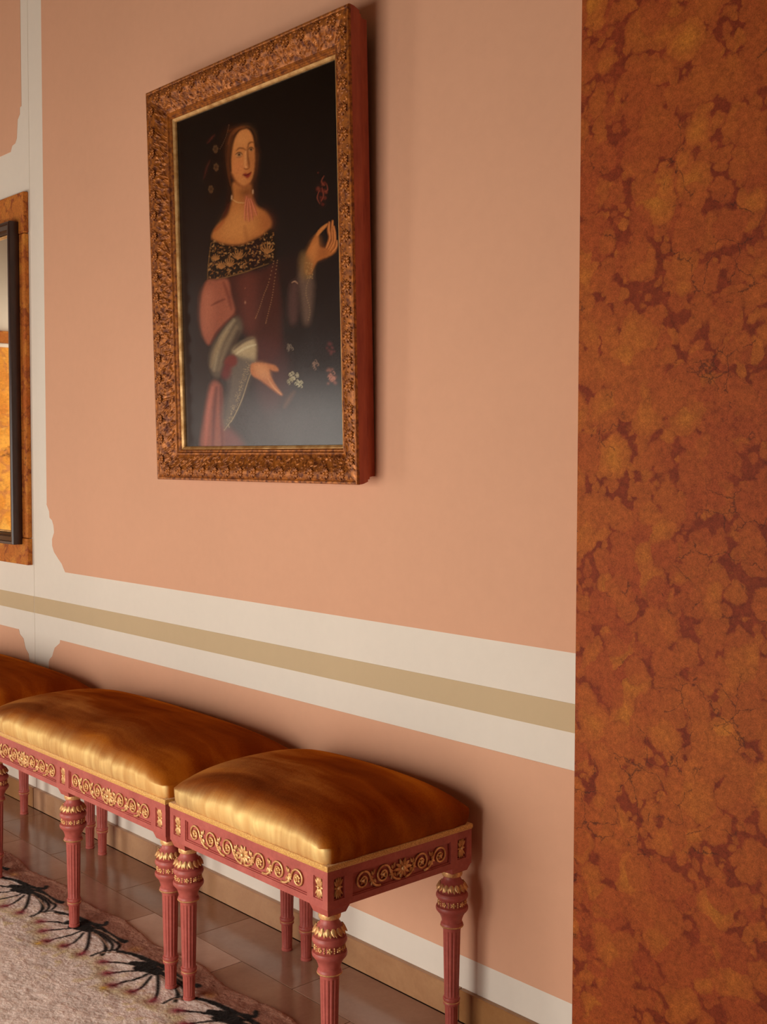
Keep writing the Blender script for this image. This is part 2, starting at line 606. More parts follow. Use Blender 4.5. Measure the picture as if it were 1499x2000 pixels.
# ------------------------------------------------------------------ the setting: shell
X0, X1, Y0, Y1, H = ROOM['x0'], ROOM['x1'], ROOM['y0'], ROOM['y1'], ROOM['h']
STEP_X, STEP_Y = -4.015, -0.0012        # left bay of the wall stands a centimetre proud


def px_wall(u, v, y=0.0):
    """point of the wall seen at a pixel of the 1499x2000 frame (used to lay out the painted borders)"""
    d = fw + rt2 * ((u - 749.5) / F_PX) - up2 * ((v - 1000.0) / F_PX)
    k = (y - CAM.y) / d.y
    p = CAM + d * k
    return (p.x, p.z)


b = MB()
b.box(X0, X1, 0.0, 0.15, 0, H)
wall_back = tag(b.build('wall_back', M['white']), 'cream back wall with painted salmon panels and a tan dado stripe', 'wall', kind='structure')
b = MB()
b.box(X0, STEP_X, STEP_Y, 0.0, 0, H)
b.build('wall_bay', M['white'], wall_back)


def painted(name, pts, mat, y, th=0.0012):
    bb = MB()
    n = len(pts)
    vs = [(x, y, z) for x, z in pts] + [(x, y - th, z) for x, z in pts]
    fs = [tuple(range(n, 2 * n)), tuple(range(n))[::-1]] + [(i, (i + 1) % n, n + (i + 1) % n, n + i) for i in range(n)]
    bb.add(vs, fs)
    me = bb.mesh(name, mat)
    import bmesh
    bm = bmesh.new()
    bm.from_mesh(me)
    bmesh.ops.recalc_face_normals(bm, faces=bm.faces)
    bmesh.ops.triangulate(bm, faces=[f for f in bm.faces if len(f.verts) > 4])
    bm.to_mesh(me)
    bm.free()
    return link(name, me, wall_back)


Z_D1, Z_T1, Z_T0, Z_D0, Z_S = 0.895, 0.788, 0.727, 0.647, 0.1505
XR = -1.2
# upper salmon field with its shaped lower corner
corner = [(91.4, 985), (96.5, 999), (97.3, 1011), (102, 1016), (105, 1026), (106.2, 1040), (102.2, 1053), (102.5, 1066), (106, 1078), (114.7, 1092), (121, 1101), (124.5, 1110)]
cw = [px_wall(*p) for p in corner]
painted('salmon_panel', [(-3.906, 3.1), (-3.906, 1.135)] + cw + [(-3.769, Z_D1), (XR, Z_D1), (XR, 3.1)], M['pink'], 0.0)
corner = [(118, 1250), (117.4, 1256), (113, 1260), (107.5, 1265), (104.7, 1273.6), (102.5, 1282), (97.6, 1287), (96, 1293)]
cw = [px_wall(*p) for p in corner]
painted('salmon_panel', [(XR, Z_D0)] + cw + [(-3.91, Z_S), (XR, Z_S)], M['pink'], 0.0)
painted('tan_stripe', [(STEP_X, Z_T0), (XR, Z_T0), (XR, Z_T1), (STEP_X, Z_T1)], M['tan'], 0.0)
YS = STEP_Y
painted('tan_stripe', [(-8.9, Z_T0), (STEP_X - 0.002, Z_T0), (STEP_X - 0.002, Z_T1), (-8.9, Z_T1)], M['tan'], YS)
corner = [(37, 1229), (38.8, 1238), (46, 1247), (50, 1266), (56, 1277), (57.3, 1288)]
cw = [px_wall(*p, YS) for p in corner]
painted('salmon_panel', [(-5.2, cw[0][1])] + cw + [(cw[-1][0], Z_S), (-5.2, Z_S)], M['pink'], YS)
corner = [(42, 207), (39, 210), (39, 223), (34.5, 234), (33, 270), (30, 280), (24, 285), (21, 297)]
cw = [px_wall(*p, YS) for p in corner]
painted('salmon_panel', [(-5.2, 3.1), (cw[0][0], 3.1)] + cw + [(-5.2, cw[-1][1])], M['pink'], YS)

# skirting of honey stone slabs
bb = empty('baseboard_back')
tag(bb, 'honey stone skirting slabs along the foot of the back wall', 'skirting', kind='structure')
xs = [-8.9, -5.4, -4.6, STEP_X, -3.15, -2.48, -1.824, -1.2]
for a, c_ in zip(xs[:-1], xs[1:]):
    s = MB()
    yb = STEP_Y if c_ <= STEP_X else 0.0
    s.box(a + 0.0012, c_ - 0.0012, yb - 0.014, yb - 0.0002, 0.001, 0.075, 0.0015)
    s.build('stone_slab', M['skirting'], bb)

# floor: bed, stone tiles laid in rows along the wall
b = MB()
b.box(X0, X1, Y0 - 0.15, 0.15, -0.12, -0.0035)
floor = tag(b.build('floor', M['grout']), 'polished brown stone tile floor', 'floor', kind='structure')
tile_me = {}
rows = [(-0.014, -0.200, -2.64, 0.43)]
y = -0.200
off = [-2.42, -2.64]
while y > Y0:
    y2 = max(y - 0.43, Y0)
    rows.append((y, y2, off[len(rows) % 2 == 0], 0.43))
    y = y2
for r, (ya, yb, ph, step) in enumerate(rows):
    k0 = math.floor((X0 - ph) / step)
    k1 = math.ceil((X1 - ph) / step)
    for k in range(k0, k1):
        xa, xb = max(ph + k * step, X0), min(ph + (k + 1) * step, X1)
        if xb - xa < 0.03:
            continue
        if xa < -5.5 or xb > -0.6:
            if r > 0:
                # out of sight: long strips keep the piece count low
                continue
        key = (round(xb - xa, 3), round(ya - yb, 3))
        light = (r == 1 and abs(xa + 2.85) < 0.05)
        kk = key + (light,)
        if kk not in tile_me:
            s = MB()
            s.box(0.0009, key[0] - 0.0009, 0.0009, key[1] - 0.0009, -0.0095, 0.0, 0.0006)
            tile_me[kk] = s.mesh('stone_tile', M['tile_light'] if light else M['tile'])
        link('stone_tile', tile_me[kk], floor, (xa, yb, 0))
s = MB()
for xa, xb in ((X0, -5.65), (-0.48, X1)):
    s.box(xa, xb, Y0, -0.201, -0.0095, 0.0)
s.build('tile_field', M['tile'], floor)

# other walls and the ceiling
b = MB()
b.box(X0, X1, Y0 - 0.15, 0.15, H, H + 0.12)
tag(b.build('ceiling', M['ceiling']), 'plain plaster ceiling of the gallery', 'ceiling', kind='structure')
b = MB()
b.box(X1, X1 + 0.15, Y0 - 0.15, 0.15, 0, H)
tag(b.build('wall_right', M['ceiling']), 'plain wall at the near end of the gallery', 'wall', kind='structure')
b = MB()
b.box(X0 - 0.15, X0, Y0 - 0.15, 0.15, 0, H)
wl = tag(b.build('wall_left', M['white']), 'far end wall with golden marble cladding below cream plaster', 'wall', kind='structure')
b = MB()
b.box(X0, X0 + 0.03, Y0 + 0.01, -0.02, 0, 2.18, 0.003)
b.build('marble_cladding', M['marble_gold'], wl)
b = MB()
b.box(X0, X0 + 0.05, Y0 + 0.01, -0.02, 2.18, 2.21, 0.006)
b.build('cladding_cornice', M['white'], wl)
b = MB()
b.box(X0, X0 + 0.035, Y0 + 0.01, -0.02, 2.21, 2.31, 0.004)
b.build('cladding_frieze', M['marble_warm'], wl)

b = MB()
ws = sorted(WINDOWS)
ex = [X0] + [q for wdw in ws for q in wdw[:2]] + [X1]
for i in range(0, len(ex), 2):
    b.box(ex[i], ex[i + 1], Y0 - 0.15, Y0, 0, H)
for (a, c_, z0, z1, pw) in ws:
    b.box(a, c_, Y0 - 0.15, Y0, z1, H)
    b.box(a, c_, Y0 - 0.15, Y0, 0, z0)
tag(b.build('wall_front', M['ceiling']), 'window wall of the gallery opposite the painting', 'wall', kind='structure')
for i, (a, c_, z0, z1, pw) in enumerate(ws):
    b = MB()
    for xx in (a, (a + c_) / 2 - 0.025, c_ - 0.05):
        b.box(xx, xx + 0.05, Y0 - 0.10, Y0 - 0.05, z0, z1)
    for zz in (z0, z1 - 0.05):
        b.box(a, c_, Y0 - 0.10, Y0 - 0.05, zz, zz + 0.05)
    wn = tag(b.build('window_%d' % (i + 1), M['winframe']), 'tall unseen gallery window with a central mullion, first and last added as fill light', 'window', kind='structure', group='gallery windows')
    wn['group'] = 'gallery windows'

# ------------------------------------------------------------------ marble pier at the right
b = MB()
b.box(-1.4425, -0.55, -0.08, -0.0002, 0.0002, H - 0.001, 0.0015)
tag(b.build('trim_1', M['marble']), 'tall mottled red-brown marble pier at the right of the salmon wall', 'pier', kind='structure')

# ------------------------------------------------------------------ marble surround and mirror at the left
sur = empty('trim_2', (-4.36, STEP_Y, 0.9))
tag(sur, 'amber marble surround of stone blocks around the dark mirror', 'surround', kind='structure')


def block(x0, x1, z0, z1, d):
    s = MB()
    s.box(x0 + 0.36 + 4.0, x1 + 0.36 + 4.0, -d, -0.0002, z0 - 0.9, z1 - 0.9, 0.002)
    return s.build('stone_block', M['marble_warm'], sur)


SX = -4.004 - 0.02
block(-4.70, SX, 2.115, 2.262, 0.020)
block(-4.135, SX - 0.001, 1.003, 2.113, 0.018)
block(-4.70, -4.60, 1.003, 2.113, 0.018)
block(-4.70, SX, 0.903, 1.001, 0.020)


def sweep_rect(bb, W, Hh, prof, closed_inner=False):
    """sweep a moulding profile round a rectangle W x Hh in the local xz plane (front = -y); prof: (inset, height off the wall)"""
    vs, fs = [], []
    n = len(prof)
    for (sx, sz) in ((0, 0), (1, 0), (1, 1), (0, 1)):
        for (ins, h) in prof:
            vs.append(((W - ins) if sx else ins, -h, (Hh - ins) if sz else ins))
    for k in range(4):
        q = (k + 1) % 4
        for i in range(n - 1):
            fs.append((k * n + i, q * n + i, q * n + i + 1, k * n + i + 1))
    bb.add(vs, fs)


mir = empty('wall_mirror', (-4.615, STEP_Y - 0.0205, 0.978))
tag(mir, 'tall mirror in a dark wood frame set in the marble surround at the left edge', 'mirror')
MW, MH = 0.55, 1.180
b = MB()
sweep_rect(b, MW, MH, [(0.0, 0.0), (0.0, 0.034), (0.004, 0.038), (0.010, 0.038), (0.013, 0.034), (0.028, 0.031), (0.031, 0.027), (0.040, 0.024), (0.043, 0.010), (0.043, 0.0)])
b.build('frame', M['darkwood'], mir, 40)
b = MB()
sweep_rect(b, MW - 0.086, MH - 0.086, [(0.0, 0.0), (0.0, 0.018), (0.005, 0.016), (0.006, 0.008)])
o = b.build('gilt_slip', M['liner'], mir, 40, (0.043, 0, 0.043))
b = MB()
b.box(0.044, MW - 0.044, -0.009, -0.003, 0.044, MH - 0.044)
b.build('mirror_glass', M['mirror'], mir)

# ------------------------------------------------------------------ the portrait and its carved frame
PW, PH = 0.9155, 1.132
TILT = math.radians(1.55)
pic = empty('framed_portrait', (-3.0275, -0.0012, 1.237))
pic.rotation_euler = (TILT, 0, 0)
tag(pic, 'old oil portrait of a woman in a heavy carved gilt frame on the salmon wall', 'painting')
b = MB()
sweep_rect(b, PW, PH, [(0.018, 0.0), (0.018, 0.010), (0.016, 0.022), (0.0115, 0.0235), (0.0110, 0.030), (0.006, 0.0335), (0.0035, 0.044), (0.0012, 0.054), (0.0, 0.067)])
b.build('frame_side', M['bole'], pic, 40)
b = MB()
sweep_rect(b, PW, PH, [(0.0, 0.066), (0.0, 0.071), (0.0015, 0.0735), (0.005, 0.0740), (0.0075, 0.0725), (0.0085, 0.071)])
b.build('frame_edge', M['frame_gilt'], pic, 40)


def band_h(wv):
    """height of the carved hollow above the wall for an inset wv"""
    s_ = np.clip((wv - 0.008) / (0.072 - 0.008), 0, 1)
    return np.interp(s_, [0, 0.10, 0.22, 0.34, 0.46, 0.62, 0.80, 1.0], [0.0705, 0.0735, 0.0752, 0.0745, 0.0705, 0.0625, 0.0550, 0.0485])


W_A, W_B = 0.008, 0.072


def relief(L, seed):
    """height map of the carving along a run of length L: leaf lumps, running scrolls"""
    rg = np.random.default_rng(seed)
    ns, nw = int(L / 0.0016), 44
    s_ = np.linspace(0, L, ns)[:, None]
    wv = np.linspace(W_A, W_B, nw)[None, :]
    h = np.zeros((ns, nw))
    # running scroll in the inner half
    per = 0.066
    n = int(round(L / per))
    per = L / n
    for k in range(n):
        c = (k + 0.5) * per
        dx, dy = (s_ - c), (wv - 0.052)
        r = np.hypot(dx, dy * 1.15)
        th = np.arctan2(dy, dx)
        sp = np.cos(th * 1.0 - r / 0.0032)
        h = np.maximum(h, 0.0032 * np.clip(sp, 0, 1) * np.exp(-(r / 0.017) ** 4))
        for q in range(11):
            cx = c + rg.uniform(-0.033, 0.033)
            cy = rg.uniform(0.042, 0.070)
            an = rg.uniform(0, math.pi)
            la, lb = rg.uniform(0.006, 0.011), rg.uniform(0.0022, 0.0036)
            ex_ = (s_ - cx) * math.cos(an) + (wv - cy) * math.sin(an)
            ey = -(s_ - cx) * math.sin(an) + (wv - cy) * math.cos(an) + 18 * ex_ ** 2 * rg.choice([-1, 1])
            h = np.maximum(h, rg.uniform(0.0030, 0.0058) * np.clip(1 - (ex_ / la) ** 2 - (ey / lb) ** 2, 0, 1) ** 0.6)
        for q in range(22):
            cx = c + rg.uniform(-0.033, 0.033)
            cy = rg.uniform(0.012, 0.072) if q > 9 else rg.choice([0.0125, 0.0405])
            rr_ = rg.uniform(0.0016, 0.0030)
            d2 = ((s_ - cx) ** 2 + (wv - cy) ** 2) / rr_ ** 2
            h = np.maximum(h, rg.uniform(0.002, 0.004) * np.sqrt(np.clip(1 - d2, 0, 1)))
    return s_[:, 0], wv[0], h


def side_point(side, s_, wv, hh):
    """s_ along the side (0..L), inset wv, height hh -> local xyz"""
    if side == 0:
        return s_, -hh, wv + 0 * s_
    if side == 1:
        return PW - wv + 0 * s_, -hh, s_
    if side == 2:
        return PW - s_, -hh, PH - wv + 0 * s_
    return wv + 0 * s_, -hh, PH - s_


for side in range(4):
    L = PW if side % 2 == 0 else PH
    s1, wv, hm = relief(L, 40 + side)
    S = s1[:, None] + 0 * hm
    Wv = wv[None, :] + 0 * hm
    # mitre: squeeze the run between the two mitre lines
    S2 = Wv + (S / L) * (L - 2 * Wv)
    hh = band_h(Wv) + hm * np.clip((Wv - W_A) / 0.004, 0, 1) * np.clip((W_B - Wv) / 0.004, 0, 1)
    x, yy, z = side_point(side, S2, Wv, hh)
    P = np.stack([x, yy, z], -1)
    link('carved_band', grid_mesh('carved_band', P, M['frame_gilt']), pic)
# rosettes of the carving, one by one along the outer half
b = MB()
for k in range(7):
    a = 2 * math.pi * k / 7
    b.leaf((math.cos(a) * 0.003, -0.001, math.sin(a) * 0.003), (math.cos(a), 0, math.sin(a)), (0, -1, 0), 0.0115, 0.0095, 0.0045, 3)
for k in range(7):
    a = 2 * math.pi * (k + 0.5) / 7
    b.ball((math.cos(a) * 0.0135, -0.002, math.sin(a) * 0.0135), 0.0023, 0.0030, 0.0023, 6, 4)
b.ball((0, -0.003, 0), 0.0045, 0.0045, 0.0045, 8, 5)
ros = b.mesh('rosette', M['frame_gilt'], True)
slope = 0.0
for side in range(4):
    L = PW if side % 2 == 0 else PH
    n = int(round((L - 0.06) / 0.060))
    for k in range(n):
        s_ = 0.03 + (k + 0.5) * (L - 0.06) / n
        wv = 0.0262
        hh = float(band_h(np.array(wv))) + 0.001
        x, yy, z = side_point(side, s_, wv, hh)
        o = link('rosette', ros, pic, (x, yy + 0.0014, z))
        o.scale = (1.06, 0.85, 1.06)
        # lean the rosette with the slope of the hollow
        if side == 0:
            o.rotation_euler = (slope, 0, 0)
        elif side == 2:
            o.rotation_euler = (-slope, 0, 0)
        elif side == 1:
            o.rotation_euler = (0, 0, slope)
        else:
            o.rotation_euler = (0, 0, -slope)
b = MB()
sweep_rect(b, PW, PH, [(0.0705, 0.0475), (0.0735, 0.0500), (0.0770, 0.0495), (0.079, 0.0455), (0.081, 0.0440), (0.084, 0.0448), (0.087, 0.0420), (0.0885, 0.0380)])
b.build('inner_moulding', M['frame_gilt'], pic, 40)
b = MB()
sweep_rect(b, PW, PH, [(0.088, 0.0400), (0.0895, 0.0408), (0.0950, 0.0370), (0.0965, 0.0345), (0.0965, 0.028)])
b.build('gilt_liner', M['liner'], pic, 40)


# --- the picture itself: painted in oil colours, kept as a colour layer on a fine mesh
def homography(src, dst):
    A = []
    for (x, y_), (u, v_) in zip(src, dst):
        A.append([x, y_, 1, 0, 0, 0, -u * x, -u * y_, -u])
        A.append([0, 0, 0, x, y_, 1, -v_ * x, -v_ * y_, -v_])
    _, _, vt = np.linalg.svd(np.array(A, float))
    return vt[-1].reshape(3, 3)


CW, CH = PW - 2 * 0.095, PH - 2 * 0.095
NX, NZ = 300, 600
U = np.linspace(0, 1, NX)[None, :] + np.zeros((NZ, 1))
V = np.linspace(0, 1, NZ)[:, None] + np.zeros((1, NX))     # 0 at the top
# the sketch is laid out on a slanted drawing sheet; this maps canvas -> sheet
HM = homography([(0, 0), (1, 0), (1, 1), (0, 1)], [(352, 233), (657, 100), (677, 868), (366, 872)])
den = HM[2, 0] * U + HM[2, 1] * V + HM[2, 2]
SX_ = (HM[0, 0] * U + HM[0, 1] * V + HM[0, 2]) / den
SY_ = (HM[1, 0] * U + HM[1, 1] * V + HM[1, 2]) / den
IMG = np.zeros((NZ, NX, 3))


def blur(a, r):
    r = int(round(r))
    if r < 1:
        return a
    for ax in (0, 1):
        for _ in range(2):
            pad = [(0, 0), (0, 0)]
            pad[ax] = (r + 1, r)
            c = np.cumsum(np.pad(a, pad, mode='edge'), axis=ax)
            n = a.shape[ax]
            hi = np.take(c, np.arange(2 * r + 1, 2 * r + 1 + n), axis=ax)
            lo = np.take(c, np.arange(0, n), axis=ax)
            a = (hi - lo) / (2 * r + 1)
    return a


def spline(pts, closed=True, k=6):
    P = np.array(pts, float)
    n = len(P)
    out = []
    rng = range(n) if closed else range(n - 1)
    for i in rng:
        g = lambda j: P[j % n] if closed else P[min(max(j, 0), n - 1)]
        p0, p1, p2, p3 = g(i - 1), g(i), g(i + 1), g(i + 2)
        for t_ in np.linspace(0, 1, k, endpoint=False):
            out.append(0.5 * ((2 * p1) + (-p0 + p2) * t_ + (2 * p0 - 5 * p1 + 4 * p2 - p3) * t_ ** 2 + (-p0 + 3 * p1 - 3 * p2 + p3) * t_ ** 3))
    if not closed:
        out.append(P[-1])
    return np.array(out)


def inside(poly):
    x, y_ = SX_, SY_
    m_ = np.zeros(x.shape, bool)
    bx0, by0 = poly.min(0) - 1
    bx1, by1 = poly.max(0) + 1
    sel = (x > bx0) & (x < bx1) & (y_ > by0) & (y_ < by1)
    xs_, ys_ = x[sel], y_[sel]
    r = np.zeros(xs_.shape, bool)
    j = len(poly) - 1
    for i in range(len(poly)):
        xi, yi = poly[i]
        xj, yj = poly[j]
        if yi != yj:
            c = ((yi > ys_) != (yj > ys_)) & (xs_ < (xj - xi) * (ys_ - yi) / (yj - yi) + xi)
            r ^= c
        j = i
    m_[sel] = r
    return m_.astype(float)


def zA(p): return [(280 + x / 3.123, y_ / 3.123) for x, y_ in p]
def zB(p): return [(280 + x / 3.123, 480 + y_ / 3.123) for x, y_ in p]
def zC(p): return [(380 + x / 5.0, 220 + y_ / 5.0) for x, y_ in p]
def zD(p): return [(390 + x / 8.82, 430 + y_ / 8.82) for x, y_ in p]


def lay(mask, col):
    global IMG
    IMG = IMG * (1 - mask[..., None]) + np.array(lin(*col)) * mask[..., None]


def shape(pts, col, soft=2, op=1.0, smooth=True):
    mk = inside(spline(pts) if smooth else np.array(pts, float))
    mk = blur(mk, soft) * op
    lay(mk, col)
    return mk


def stroke(pts, col, wd=1.5, soft=0.8, op=1.0, taper=True):
    global IMG
    P = spline(pts, False, 8) if len(pts) > 2 else np.linspace(pts[0], pts[1], 8)
    bx0, by0 = P.min(0) - wd * 3 - 3
    bx1, by1 = P.max(0) + wd * 3 + 3
    ok = (SX_ > bx0) & (SX_ < bx1) & (SY_ > by0) & (SY_ < by1)
    if not ok.any():
        return
    x, y_ = SX_[ok], SY_[ok]
    best = np.zeros(x.shape)
    n = len(P) - 1
    for i in range(n):
        a, c = P[i], P[i + 1]
        d = c - a
        L2 = (d ** 2).sum() + 1e-9
        t_ = np.clip(((x - a[0]) * d[0] + (y_ - a[1]) * d[1]) / L2, 0, 1)
        dist = np.hypot(x - a[0] - t_ * d[0], y_ - a[1] - t_ * d[1])
        f_ = (i + t_) / n
        ww = wd * (0.45 + 0.55 * np.sin(np.pi * np.clip(f_, 0.02, 0.98))) if taper else wd
        best = np.maximum(best, np.clip((ww + soft - dist) / (2 * soft), 0, 1))
    mk = np.zeros(SX_.shape)
    mk[ok] = best * op
    lay(mk, col)


def dab(p, col, r=1.5, op=1.0, ry=None):
    ry = ry or r
    d2 = ((SX_ - p[0]) / r) ** 2 + ((SY_ - p[1]) / ry) ** 2
    lay(np.exp(-d2 * 1.2) * op, col)


# ground: near black above, warm umber, slate and some painted sheen towards the foot
g = np.clip((SY_ - 120) / 750.0, 0, 1)[..., None]
IMG = np.array(lin(7, 3, 2)) * (1 - g) + np.array(lin(46, 36, 34)) * g
lay(blur(np.clip(1 - np.abs(SX_ - 400) / 90, 0, 1) * np.clip((SY_ - 300) / 300, 0, 1), 6) * 0.5, (48, 28, 22))
lay(np.clip(1 - np.hypot((SX_ - 630) / 110.0, (SY_ - 800) / 90.0), 0, 1) ** 0.8 * 0.5, (70, 70, 70))  # grey at lower right: slate ground plus painted varnish sheen
lay(np.clip(1 - np.hypot((SX_ - 540) / 120.0, (SY_ - 800) / 120.0), 0, 1) * 0.4, (70, 50, 48))
# skirt
shape(zB([(420, 825), (480, 835), (492, 950), (500, 1215), (420, 1240), (355, 1230), (375, 1050)]), (142, 78, 62), 3)
shape(zB([(490, 1100), (560, 1130), (620, 1230), (500, 1240)]), (130, 70, 66), 6, 0.7)
for q in ([(455, 850), (440, 1000), (430, 1215)], [(478, 850), (482, 1010), (488, 1215)]):
    stroke(zB(q), (88, 36, 34), 3.0, 3.0, 0.8)
stroke(zB([(430, 850), (405, 1000), (385, 1210)]), (186, 104, 86), 3, 3, 0.7)
# body of the gown
shape(zB([(510, 170), (640, 140), (760, 95), (825, 60), (835, 200), (850, 400), (845, 560), (790, 690), (690, 700), (660, 560), (600, 470), (540, 380)]), (68, 33, 26), 5)
shape(zB([(590, 160), (690, 140), (700, 300), (690, 480), (660, 520), (620, 440), (600, 300)]), (98, 48, 38), 8, 0.8)
shape(zB([(680, 560), (840, 560), (880, 700), (870, 900), (760, 1000), (690, 800)]), (84, 44, 42), 10, 0.6)
# far sleeve and hanging lace
shape(zB([(830, 60), (985, 20), (1030, 60), (960, 200), (900, 230), (850, 200)]), (40, 24, 22), 6, 0.8)
shape(zB([(990, 60), (1030, 110), (1040, 250), (1020, 430), (985, 440), (965, 280), (950, 150)]), (104, 80, 66), 4, 0.85)
shape(zB([(905, 190), (945, 195), (950, 330), (935, 440), (900, 445), (888, 320)]), (86, 58, 52), 4, 0.8)
stroke(zB([(910, 190), (928, 182), (945, 195)]), (170, 130, 100), 1.2, 1, 0.8)
for k in range(26):
    t_ = k / 25
    x_ = 1015 + 14 * math.sin(t_ * 9) - 10 * t_
    dab(zB([(x_, 40 + 380 * t_)])[0], (150, 120, 88), 1.3, 0.6)
# hair behind the face
shape(zC([(330, 90), (430, 75), (530, 88), (600, 170), (622, 330), (618, 520), (605, 690), (585, 640), (590, 480), (560, 300), (470, 130), (400, 240), (370, 420), (392, 640), (392, 760), (355, 850), (318, 870), (335, 700), (300, 520), (280, 320), (290, 170)]), (44, 20, 11), 4)
shape(zC([(270, 150), (320, 110), (330, 420), (330, 640), (260, 780), (180, 860), (120, 840), (140, 560), (190, 330)]), (30, 14, 9), 8, 0.7)
stroke(zC([(350, 140), (395, 125), (470, 105), (540, 100)]), (96, 48, 22), 3.0, 3, 0.6)
stroke(zC([(345, 330), (350, 220), (400, 150)]), (88, 42, 20), 3.0, 3, 0.55)
stroke(zC([(150, 260), (185, 215), (215, 180)]), (84, 34, 26), 2.2, 2, 0.6)
stroke(zC([(115, 600), (140, 500), (170, 430)]), (80, 34, 24), 2.0, 2, 0.6)
# neck, chest
shape(zC([(395, 630), (392, 770), (368, 850), (338, 950), (275, 1015), (212, 1095), (185, 1185), (255, 1228), (370, 1248), (500, 1228), (625, 1180), (722, 1112), (756, 1050), (750, 985), (700, 912), (620, 862), (582, 800), (572, 720), (545, 640)]), (172, 104, 52), 1.6)
shape(zC([(330, 1000), (420, 900), (520, 930), (600, 1050), (500, 1190), (360, 1200), (260, 1160)]), (196, 128, 68), 10, 0.75)
shape(zC([(640, 880), (760, 990), (752, 1070), (690, 1120), (680, 1000)]), (128, 62, 34), 8, 0.7)
shape(zC([(470, 680), (560, 640), (590, 760), (580, 830), (500, 800), (440, 720)]), (92, 44, 22), 7, 0.75)
stroke(zC([(500, 1060), (515, 1140), (520, 1220)]), (140, 80, 40), 3, 4, 0.5)
shape(zC([(365, 850), (330, 960), (285, 1015), (280, 1000), (318, 900), (345, 830)]), (78, 26, 14), 3, 0.85)
stroke(zC([(300, 1015), (262, 1060), (212, 1110)]), (140, 56, 28), 2.5, 3, 0.6)
# face
shape(zC([(505, 106), (550, 125), (585, 185), (598, 300), (597, 430), (582, 560), (545, 640), (500, 672), (445, 655), (402, 600), (378, 530), (366, 440), (364, 330), (388, 230), (430, 155), (468, 118)]), (190, 118, 62), 1.2)
shape(zC([(420, 180), (500, 130), (560, 190), (560, 250), (480, 280), (400, 300)]), (206, 136, 76), 8, 0.8)
shape(zC([(385, 430), (470, 400), (500, 480), (470, 560), (410, 540)]), (202, 120, 70), 8, 0.8)
shape(zC([(540, 330), (596, 320), (596, 440), (575, 570), (540, 640), (500, 650), (545, 520)]), (150, 84, 44), 7, 0.75)
shape(zC([(450, 600), (520, 600), (540, 640), (500, 668), (440, 650)]), (196, 124, 70), 5, 0.7)
stroke(zC([(384, 560), (420, 630), (490, 672), (548, 640)]), (110, 52, 26), 2.2, 3, 0.7)
# hair drawn back from the brow
for q_, cc0, w0 in (([(505, 104), (450, 120), (405, 175), (375, 270), (362, 400), (368, 520)], (52, 24, 12), 4.0), ([(480, 100), (425, 130), (380, 190), (350, 300), (342, 430), (352, 560), (368, 660)], (86, 44, 20), 3.2),
                    ([(450, 98), (390, 130), (345, 210), (325, 320), (322, 440)], (62, 30, 14), 3.0), ([(520, 100), (560, 120), (590, 180), (603, 280)], (40, 18, 10), 2.6),
                    ([(500, 96), (440, 112), (392, 165)], (118, 66, 32), 1.4), ([(470, 96), (410, 122), (368, 182), (346, 262)], (112, 60, 28), 1.1)):
    stroke(zC(q_), cc0, w0, 1.8, 0.9)
# features
stroke(zC([(425, 322), (450, 300), (490, 302), (512, 318)]), (84, 44, 22), 1.6, 1.4, 0.75)
stroke(zC([(535, 285), (540, 255), (565, 238), (588, 240)]), (84, 44, 22), 1.6, 1.4, 0.8)
shape(zC([(418, 365), (440, 345), (465, 346), (480, 365), (455, 382), (430, 384)]), (196, 142, 94), 1, 0.8)
dab(zC([(449, 362)])[0], (18, 8, 5), 3.6, 1.0)
stroke(zC([(416, 362), (440, 342), (466, 344), (482, 362)]), (54, 24, 12), 1.0, 1.0, 0.95)
stroke(zC([(424, 388), (450, 388), (474, 378)]), (130, 72, 40), 0.9, 1.2, 0.7)
shape(zC([(540, 308), (558, 292), (580, 300), (584, 315), (562, 324), (545, 322)]), (184, 128, 84), 1, 0.8)
dab(zC([(563, 308)])[0], (18, 8, 5), 3.2, 1.0)
stroke(zC([(538, 306), (556, 288), (576, 290), (588, 304)]), (54, 24, 12), 1.0, 1.0, 0.95)
stroke(zC([(532, 290), (528, 360), (540, 430), (546, 480)]), (104, 56, 28), 2.0, 2.2, 0.85)
stroke(zC([(512, 330), (508, 410), (506, 470)]), (222, 156, 96), 2.0, 2.4, 0.6)
dab(zC([(515, 480)])[0], (222, 158, 102), 2.2, 0.7)
stroke(zC([(496, 494), (515, 502), (540, 494)]), (96, 44, 24), 1.1, 1.2, 0.85)
shape(zC([(482, 556), (510, 540), (530, 545), (565, 525), (556, 562), (530, 588), (505, 578)]), (128, 32, 30), 1.2, 0.95)
stroke(zC([(484, 556), (520, 558), (564, 530)]), (66, 14, 14), 0.9, 0.9, 0.95)
dab(zC([(498, 590)])[0], (208, 140, 84), 2.0, 0.5)
# earrings, choker, ribbon
for p in zC([(378, 770), (377, 790), (580, 710), (580, 728)]):
    dab(p, (196, 150, 110), 1.5, 0.9, 2.6)
stroke(zC([(385, 798), (430, 825), (500, 830)]), (206, 156, 96), 0.9, 0.9, 0.8)
shape(zC([(505, 760), (560, 770), (600, 840), (618, 925), (575, 975), (545, 1005), (510, 1000), (502, 880)]), (170, 90, 62), 3, 0.6)
for q in ([(520, 770), (505, 880), (500, 1000)], [(535, 790), (530, 900), (540, 1010)], [(545, 790), (560, 890), (575, 995)], [(560, 790), (590, 870), (615, 945)]):
    stroke(zC(q), (204, 116, 84), 1.2, 1.2, 0.85)
    stroke([(x + 1.6, y_) for x, y_ in zC(q)], (120, 46, 34), 0.8, 1.0, 0.6)
